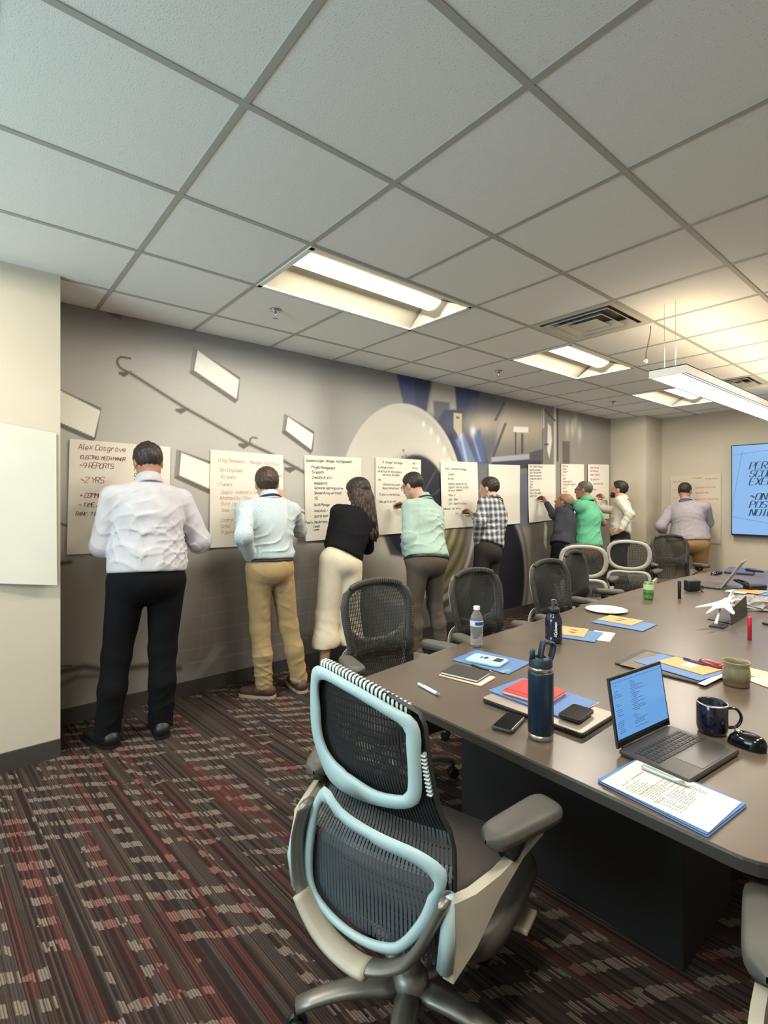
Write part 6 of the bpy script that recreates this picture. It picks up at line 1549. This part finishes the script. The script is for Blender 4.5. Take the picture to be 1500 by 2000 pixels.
# --- handouts farther up the table
def handout(label, blue, orange, white, z=TZ):
    if white:
        g = corners(white, z); t = thing('printed_page', label[2], 'page', P3(g[0], z)); pslab(MB(), *g, TH, TH + .0008, .001).build('page', M_sheet, t); folder_print(t, *g, TH + .0011, 12, x0=.12, x1=.44)
    g = corners(blue, z); t = thing('paper_folder', label[0], 'folder', P3(g[0], z), 'blue folders on the table'); pslab(MB(), *g, TH + .0012, TH + .004, .002).build('folder_leaf', M_blue, t)
    g = corners(orange, z); t = thing('booklet', label[1], 'booklet', P3(g[0], z), 'orange booklets on the folders'); pslab(MB(), *g, TH + .0044, TH + .0075, .002).build('booklet_cover', M_orange, t)
    for s in (-1, 1):
        e_ = MB().lathe([(0, .0004), (.022, .0002)], P3(g[0] + g[1] * s * .026, TH + .0077), 16, sy=.55); e_.build('printed_mark', mat('brown_print', S(120, 84, 60), .6), t)
handout(('blue folder behind the smoky sports bottle', 'orange booklet on the folder behind the smoky sports bottle', 'white printed page behind the smoky sports bottle'),
        [(1080, 1243), (1100, 1226), (1172, 1237), (1166, 1257)], [(1085, 1240), (1101, 1226), (1151, 1231), (1140, 1247)], [(1150, 1247), (1160, 1231), (1189, 1236), (1203, 1257)])
handout(('blue folder on the table beside the white plate', 'orange booklet on the folder beside the white plate', None), [(1162, 1216), (1183, 1203), (1278, 1221), (1257, 1236)], [(1174, 1212), (1190, 1202), (1250, 1215), (1236, 1226)], None)
p = T2(1184, 1193.5); t = thing('plate', 'round white paper plate with a curved printed line', 'plate', p)
MB().lathe([(0, .003), (.075, .002), (.09, .006), (.122, .014), (.124, .0125), (.09, .003), (.07, .0005), (0, .0005)], p, 36).build('dish', M_sheet, t, smooth=True)
MB().tube([p + V(math.cos(a) * .05, math.sin(a) * .04, .0045) for a in np.linspace(-1.2, 2.2, 14)], .0012, 5).build('printed_curve', M_print, t)
p = T2(1266.5, 1170); t = thing('drink_can', 'small green and white drink can', 'can', p)
MB().lathe([(0, .001), (.024, .001), (.027, .004), (.033, .012), (.033, .108), (.027, .118), (.027, .121), (.024, .121), (.023, .119), (0, .118)], p, 24).build('can_body', mat('green_can_print', S(120, 182, 84), .3, .4, noise=.25, nscale=14), t, smooth=True, autos=50)
MB().lathe([(.0335, .07), (.0335, .106)], p, 24, caps=False).build('pale_band', mat('can_pale_band', S(206, 222, 186), .3), t, smooth=True); MB().lathe([(.0335, .03), (.0335, .05)], p, 24, caps=False).build('dark_band', mat('can_dark_band', S(60, 120, 60), .3), t, smooth=True)
def stood(label, u, v, h, r, mt, cap):
    p = T2(u, v); t = thing('marker', label, 'marker', p, 'markers standing on the table')
    MB().lathe([(0, .0006), (r * .9, .0006), (r, .002), (r, h * .62)], p, 14).build('barrel', mt, t, smooth=True, autos=40); MB().lathe([(r * 1.06, h * .62), (r * 1.06, h - .004), (r * .9, h), (0, h)], p, 14).build('cap', cap, t, smooth=True, autos=40)
stood('black marker standing upright on the table', 1327, 1169, .125, .011, M_black, M_black); stood('red marker standing upright at the right edge', 1464, 1250, .115, .0095, mat('red_marker', S(178, 28, 50), .35), mat('red_marker_cap', S(200, 34, 60), .35))

# --- portfolio with folders behind the laptop, red case, papers by the cup
g = corners([(1293, 1320), (1345, 1280), (1416, 1313), (1390, 1341)], TZ)
g = corners([(1198, 1300), (1262, 1268), (1416, 1311), (1390, 1341)], TZ)
t = thing('portfolio', 'black zip portfolio lying flat under the folders behind the laptop', 'portfolio', P3(g[0], TZ)); pslab(MB(), *g, TH, TZ + .009, .01, bev=.003).build('portfolio_cover', M_bnote, t)
g2 = corners([(1210, 1299), (1265, 1271), (1325, 1287), (1290, 1316)], TZ + .009); pslab(MB(), *g2, TZ + .0091, TZ + .0098, .003).build('lining', mat('taupe_lining', S(120, 108, 96), .7), t)
z = TZ + .0100
g = corners([(1243, 1291), (1292, 1278), (1414, 1311), (1368, 1334)], z); t = thing('paper_folder', 'blue folder on the black portfolio behind the laptop', 'folder', P3(g[0], z), 'blue folders on the table'); pslab(MB(), *g, z, z + .003, .002).build('folder_leaf', M_blue, t)
g3 = corners([(1362, 1336), (1410, 1314), (1418, 1318), (1378, 1338)], z); pslab(MB(), *g3, z - .0004, z + .0006, .001).build('page_edge', M_sheet, t)
g = corners([(1287, 1293), (1322, 1282), (1403, 1309), (1376, 1321)], z + .003); t = thing('booklet', 'orange booklet with a white name label behind the laptop', 'booklet', P3(g[0], z + .003), 'orange booklets on the folders'); pslab(MB(), *g, z + .0034, z + .0065, .002).build('booklet_cover', M_orange, t)
pslab(MB(), g[0], g[1], g[2], g[3] * .46, g[4] * .24, z + .0066, z + .0071, .004).build('name_label', M_sheet, t)
pen('blue pen lying above the orange booklet', (1335, 1287), (1380, 1300), z + .003, .006, mat('blue_pen', S(36, 48, 104), .4), M_navyp)
A, Bq = T2(1366, 1290, TZ + .02), T2(1416, 1305, TZ + .02); c = (A + Bq) / 2; u_ = nrm(Bq - A); s_ = np.cross(V(0, 0, 1), u_)
t = thing('spectacle_case', 'dark red case beside the stoneware cup', 'case', c - V(0, 0, .02)); rows = []
for j in range(13):
    f = j / 12; e = math.sqrt(max(0, 1 - (2 * f - 1) ** 4)); rows.append([A + (Bq - A) * f + s_ * (math.cos(2 * PI * k / 16) * .026 * max(e, .03)) + V(0, 0, math.sin(2 * PI * k / 16) * .0165 * max(e, .03)) for k in range(17)])
MB().grid(rows, True).build('case_shell', mat('dark_red_case', S(132, 36, 40), .3), t, smooth=True)
MB().tube([A + (Bq - A) * f + s_ * -.0262 * math.sqrt(max(0.02, 1 - (2 * f - 1) ** 4)) for f in np.linspace(.05, .95, 10)], .0016, 6).build('seam', M_black, t)
for lab, px, mt, k in (('pale green paper slip right of the stoneware cup', [(1458, 1306), (1474, 1301), (1490, 1317), (1462, 1332)], mat('pale_green_paper', S(196, 200, 160), .7), 0), ('cream note sheet at the right edge by the stoneware cup', [(1464, 1329), (1512, 1316), (1540, 1334), (1512, 1349)], M_cream, 1)):
    g = corners(px, TZ); t = thing('paper_slip', lab, 'paper', P3(g[0], TZ)); pslab(MB(), *g, TH + k * .001, TH + .0009 + k * .001, .001).build('slip', mt, t)

# --- model aircraft on its stand, black tent card behind
zc = TZ + .085
nose, tail, wl, wr_ = onz(1379, 1199, zc - .012), onz(1434, 1163, zc + .03), onz(1358, 1188, zc), onz(1432, 1201, zc - .004)
t = thing('model_aircraft', 'white delta-wing model aircraft on a small stand', 'model', T2(1397, 1222))
ax = tail - nose; ay = nrm(np.cross(V(0, 0, 1), ax)); L = np.linalg.norm(ax)
MB().tube([nose + ax * f for f in (0, .04, .12, .3, .55, .8, .95, 1)], [.001, .005, .009, .0115, .012, .011, .007, .003], 14, flat=(1, 1)).build('fuselage', M_whitep, t, smooth=True)
for s, tip in ((1, wl), (-1, wr_)):
    r0 = nose + ax * .22; m1 = nose + ax * .5 + (tip - (nose + ax * .6)) * .32; q = nose + ax * .92; poly = [r0, m1, tip, tip + ax * .06, nose + ax * .74 + (tip - nose - ax * .7) * .35, q]
    MB().prism(poly if s > 0 else poly[::-1], 0, 0, base=V(0, 0, .005)).build('wing', M_whitep, t)
f0 = nose + ax * .78; MB().prism([f0 + V(0, 0, .008), nose + ax * .98 + V(0, 0, .006), nose + ax * 1.02 + V(0, 0, .035), nose + ax * .93 + V(0, 0, .035)], 0, 0, base=ay * .004).build('tail_fin', M_whitep, t)
for s in (-1, 1): e = nose + ax * .66 + ay * s * .024 - V(0, 0, .008); MB().tube([e, e + ax * .1, e + ax * .2], [.006, .007, .006], 8).build('engine', M_whitep, t, smooth=True)
ft = T2(1398, 1221); md = nose + ax * .5
MB().tube([V(ft[0], ft[1], TZ + .008), (V(ft[0], ft[1], TZ + .008) + md) / 2 + V(0, 0, -.01), md], [.009, .007, .005], 10, flat=(1, .6)).build('stand_post', M_whitep, t, smooth=True)
g = corners([(1386, 1224), (1393, 1217), (1422, 1221), (1414, 1229)], TZ); pslab(MB(), *g, TH, TZ + .008, .003).build('stand_base', M_black, t)
a, b_, c_ = T2(1382, 1210), T2(1430, 1220), T2(1460, 1201); 
t = thing('tent_card', 'black folded card standing behind the model aircraft', 'card', (b_ + c_) / 2)
fl_ = [a, b_, c_, a + c_ - b_]
MB().prism([V(q[0], q[1], TH) for q in fl_], 0, 0, base=V(0, 0, .004)).build('card_foot', M_black, t)
k0 = onz(1463, 1173, TZ) - C0; hh = .085
MB().prism([V(b_[0], b_[1], TH + .004), V(c_[0], c_[1], TH + .004), V(c_[0], c_[1], TH + .115) + FW * .01, V(b_[0], b_[1], TH + .075) + FW * .02], 0, 0, base=FW * .004).build('card_back', M_bnote, t)

# --- far end: charger, open laptop, mouse, dark laptop, cables, papers, wrapped snacks
p = T2(1352, 1155); t = thing('power_adapter', 'black power brick with a looped cable at the far table end', 'charger', p)
bx_ = nrm(RT + FW * .2); R3 = np.column_stack([bx_, np.cross(V(0, 0, 1), bx_), V(0, 0, 1)])
MB().box(p + V(0, 0, .046), (.115, .055, .085), R=R3, bev=.012).build('adapter_body', M_black, t, smooth=True, autos=50)
MB().tube(spline([p + bx_ * .055 + V(0, 0, .02), p + bx_ * .085 + V(0, 0, .04), p + bx_ * .10 + V(0, 0, .025), p + bx_ * .08 + V(0, 0, .006), p + bx_ * .05 - FW * .06 + V(0, 0, .005)], 5, closed=False), .0045, 7).build('cable', M_black, t, smooth=True)
A, Bq, Cq = onz(1343, 1141, TZ + .012), onz(1406, 1149, TZ + .012), onz(1437, 1127, TZ + .012)
t = thing('laptop', 'far open laptop seen edge on with its screen leaning right', 'laptop', P3(((A + Cq) / 2)[:2], TZ))
cx = (A + Cq) / 2; hv = nrm((Cq - Bq)[:2]); dv_ = np.array([hv[1], -hv[0]]); dv_ = dv_ if np.dot(dv_, (A - Bq)[:2]) > 0 else -dv_
lw, ld = .33, .24; hmid = Bq[:2] + hv * lw / 2
pslab(MB(), hmid + dv_ * ld / 2, hv, dv_, lw, ld, TH, TZ + .014, .008, bev=.003).build('base', M_lap, t); pslab(MB(), hmid + dv_ * ld * .36, hv, dv_, lw * .86, ld * .4, TZ + .014, TZ + .0148, .004).build('keyboard', M_key, t)
top = onz(1451, 1092, TZ); Dr = ray(1451, 1092); n3 = P3(hv, 0); tt = ((P3(Bq[:2], TZ) - C0) @ n3) / (Dr @ n3); tp3 = C0 + Dr * tt; lv = tp3 - P3(Bq[:2], TZ + .014); lv = nrm(lv) * .245
b0 = P3(Bq[:2], TZ + .014); MB().prism([b0, b0 + P3(hv, 0) * lw, b0 + P3(hv, 0) * lw + lv, b0 + lv], 0, 0, base=nrm(np.cross(P3(hv, 0), lv)) * .007).build('lid', M_lapg, t)
mouse('small black computer mouse at the far table end', (1391, 1124), (1408, 1119), .06, .034)
g = corners([(1414, 1120), (1424, 1110), (1478, 1114), (1470, 1124)], TZ); t = thing('laptop', 'closed dark blue laptop at the far table end', 'laptop', P3(g[0], TZ)); pslab(MB(), *g, TH, TZ + .010, .01).build('base', M_black, t); pslab(MB(), *g, TZ + .0105, TZ + .019, .01).build('lid', mat('slate_blue_lid', S(72, 74, 104), .35, .2), t)
pen('black remote pointer at the far end of the table', (1456, 1112), (1493, 1117), TZ + .0195, .012, M_black, M_black)
p = T2(1462, 1152); t = thing('power_adapter', 'black charger with a bundled cable on the right side', 'charger', p); MB().box(p + RT * .05 + V(0, 0, .022), (.16, .07, .04), R=R3, bev=.01).build('adapter_body', M_black, t, smooth=True, autos=50)
rs = np.random.RandomState(2); q = [p - RT * .14 + V(0, 0, .008)] + [p + RT * (-.05 + .06 * math.cos(k * 1.3)) + FW * .04 * math.sin(k * 1.3) + V(0, 0, .015 + .06 * abs(math.sin(k * .7))) for k in range(12)]
MB().tube(spline(q, 4, closed=False), .005, 6).build('cable', M_black, t, smooth=True)
for lab, px, mt, cat, nm, k in (('blue folder lying at the right edge past the model aircraft', [(1420, 1152), (1450, 1143), (1530, 1152), (1500, 1165)], M_blue, 'folder', 'paper_folder', 0), ('white page under the charger cable at the right edge', [(1418, 1156), (1432, 1150), (1470, 1155), (1455, 1161)], M_sheet, 'page', 'printed_page', 1),
                            ('orange booklet by the bundled charger cable', [(1436, 1155), (1450, 1150), (1495, 1156), (1484, 1163)], M_orange, 'booklet', 'booklet', 2)):
    g = corners(px, TZ); z = TH + k * .0022; t = thing(nm, lab, cat, P3(g[0], z), None); pslab(MB(), *g, z, z + .002, .002).build('leaf', mt, t)
t = thing('snack_bag', 'crumpled clear bag of wrapped snacks at the right edge', 'bag', T2(1472, 1188)); c = T2(1472, 1188); rows = []
for j in range(10):
    row = []
    for k in range(22):
        a = 2 * PI * k / 22; e = j / 9; rr_ = math.cos(e * PI / 2) ** .5 if j < 9 else .01; n_ = .82 + .26 * math.sin(k * 2.3 + j * 1.9) * math.sin(k * .9 - j)
        row.append(c + RT * math.cos(a) * .20 * rr_ * n_ + FW * math.sin(a) * .12 * rr_ * n_ + V(0, 0, .002 + .075 * math.sin(e * PI / 2) * (.8 + .3 * math.sin(k * 1.7 + j))))
    rows.append(row + [row[0]])
MB().grid(rows).build('film', mat('crinkled_film', (.95, .92, .90, 1), .25, noise=0, trans=.6, ior=1.05), t, smooth=False)
for k in range(5):
    a = k * 1.3; q = c + RT * math.cos(a) * .10 + FW * math.sin(a) * .05 + V(0, 0, .020); MB().box(q, (.075, .035, .022), R=np.column_stack([nrm(RT + FW * math.sin(k)), np.cross(V(0, 0, 1), nrm(RT + FW * math.sin(k))), V(0, 0, 1)]), bev=.006).build('wrapped_snack', (M_sheet, mat('pink_wrap', S(200, 160, 150), .4), M_lap)[k % 3], t)
pen('dark pen at the right edge beside the red marker', (1489, 1217), (1515, 1222), TH, .007, M_black, M_steel)
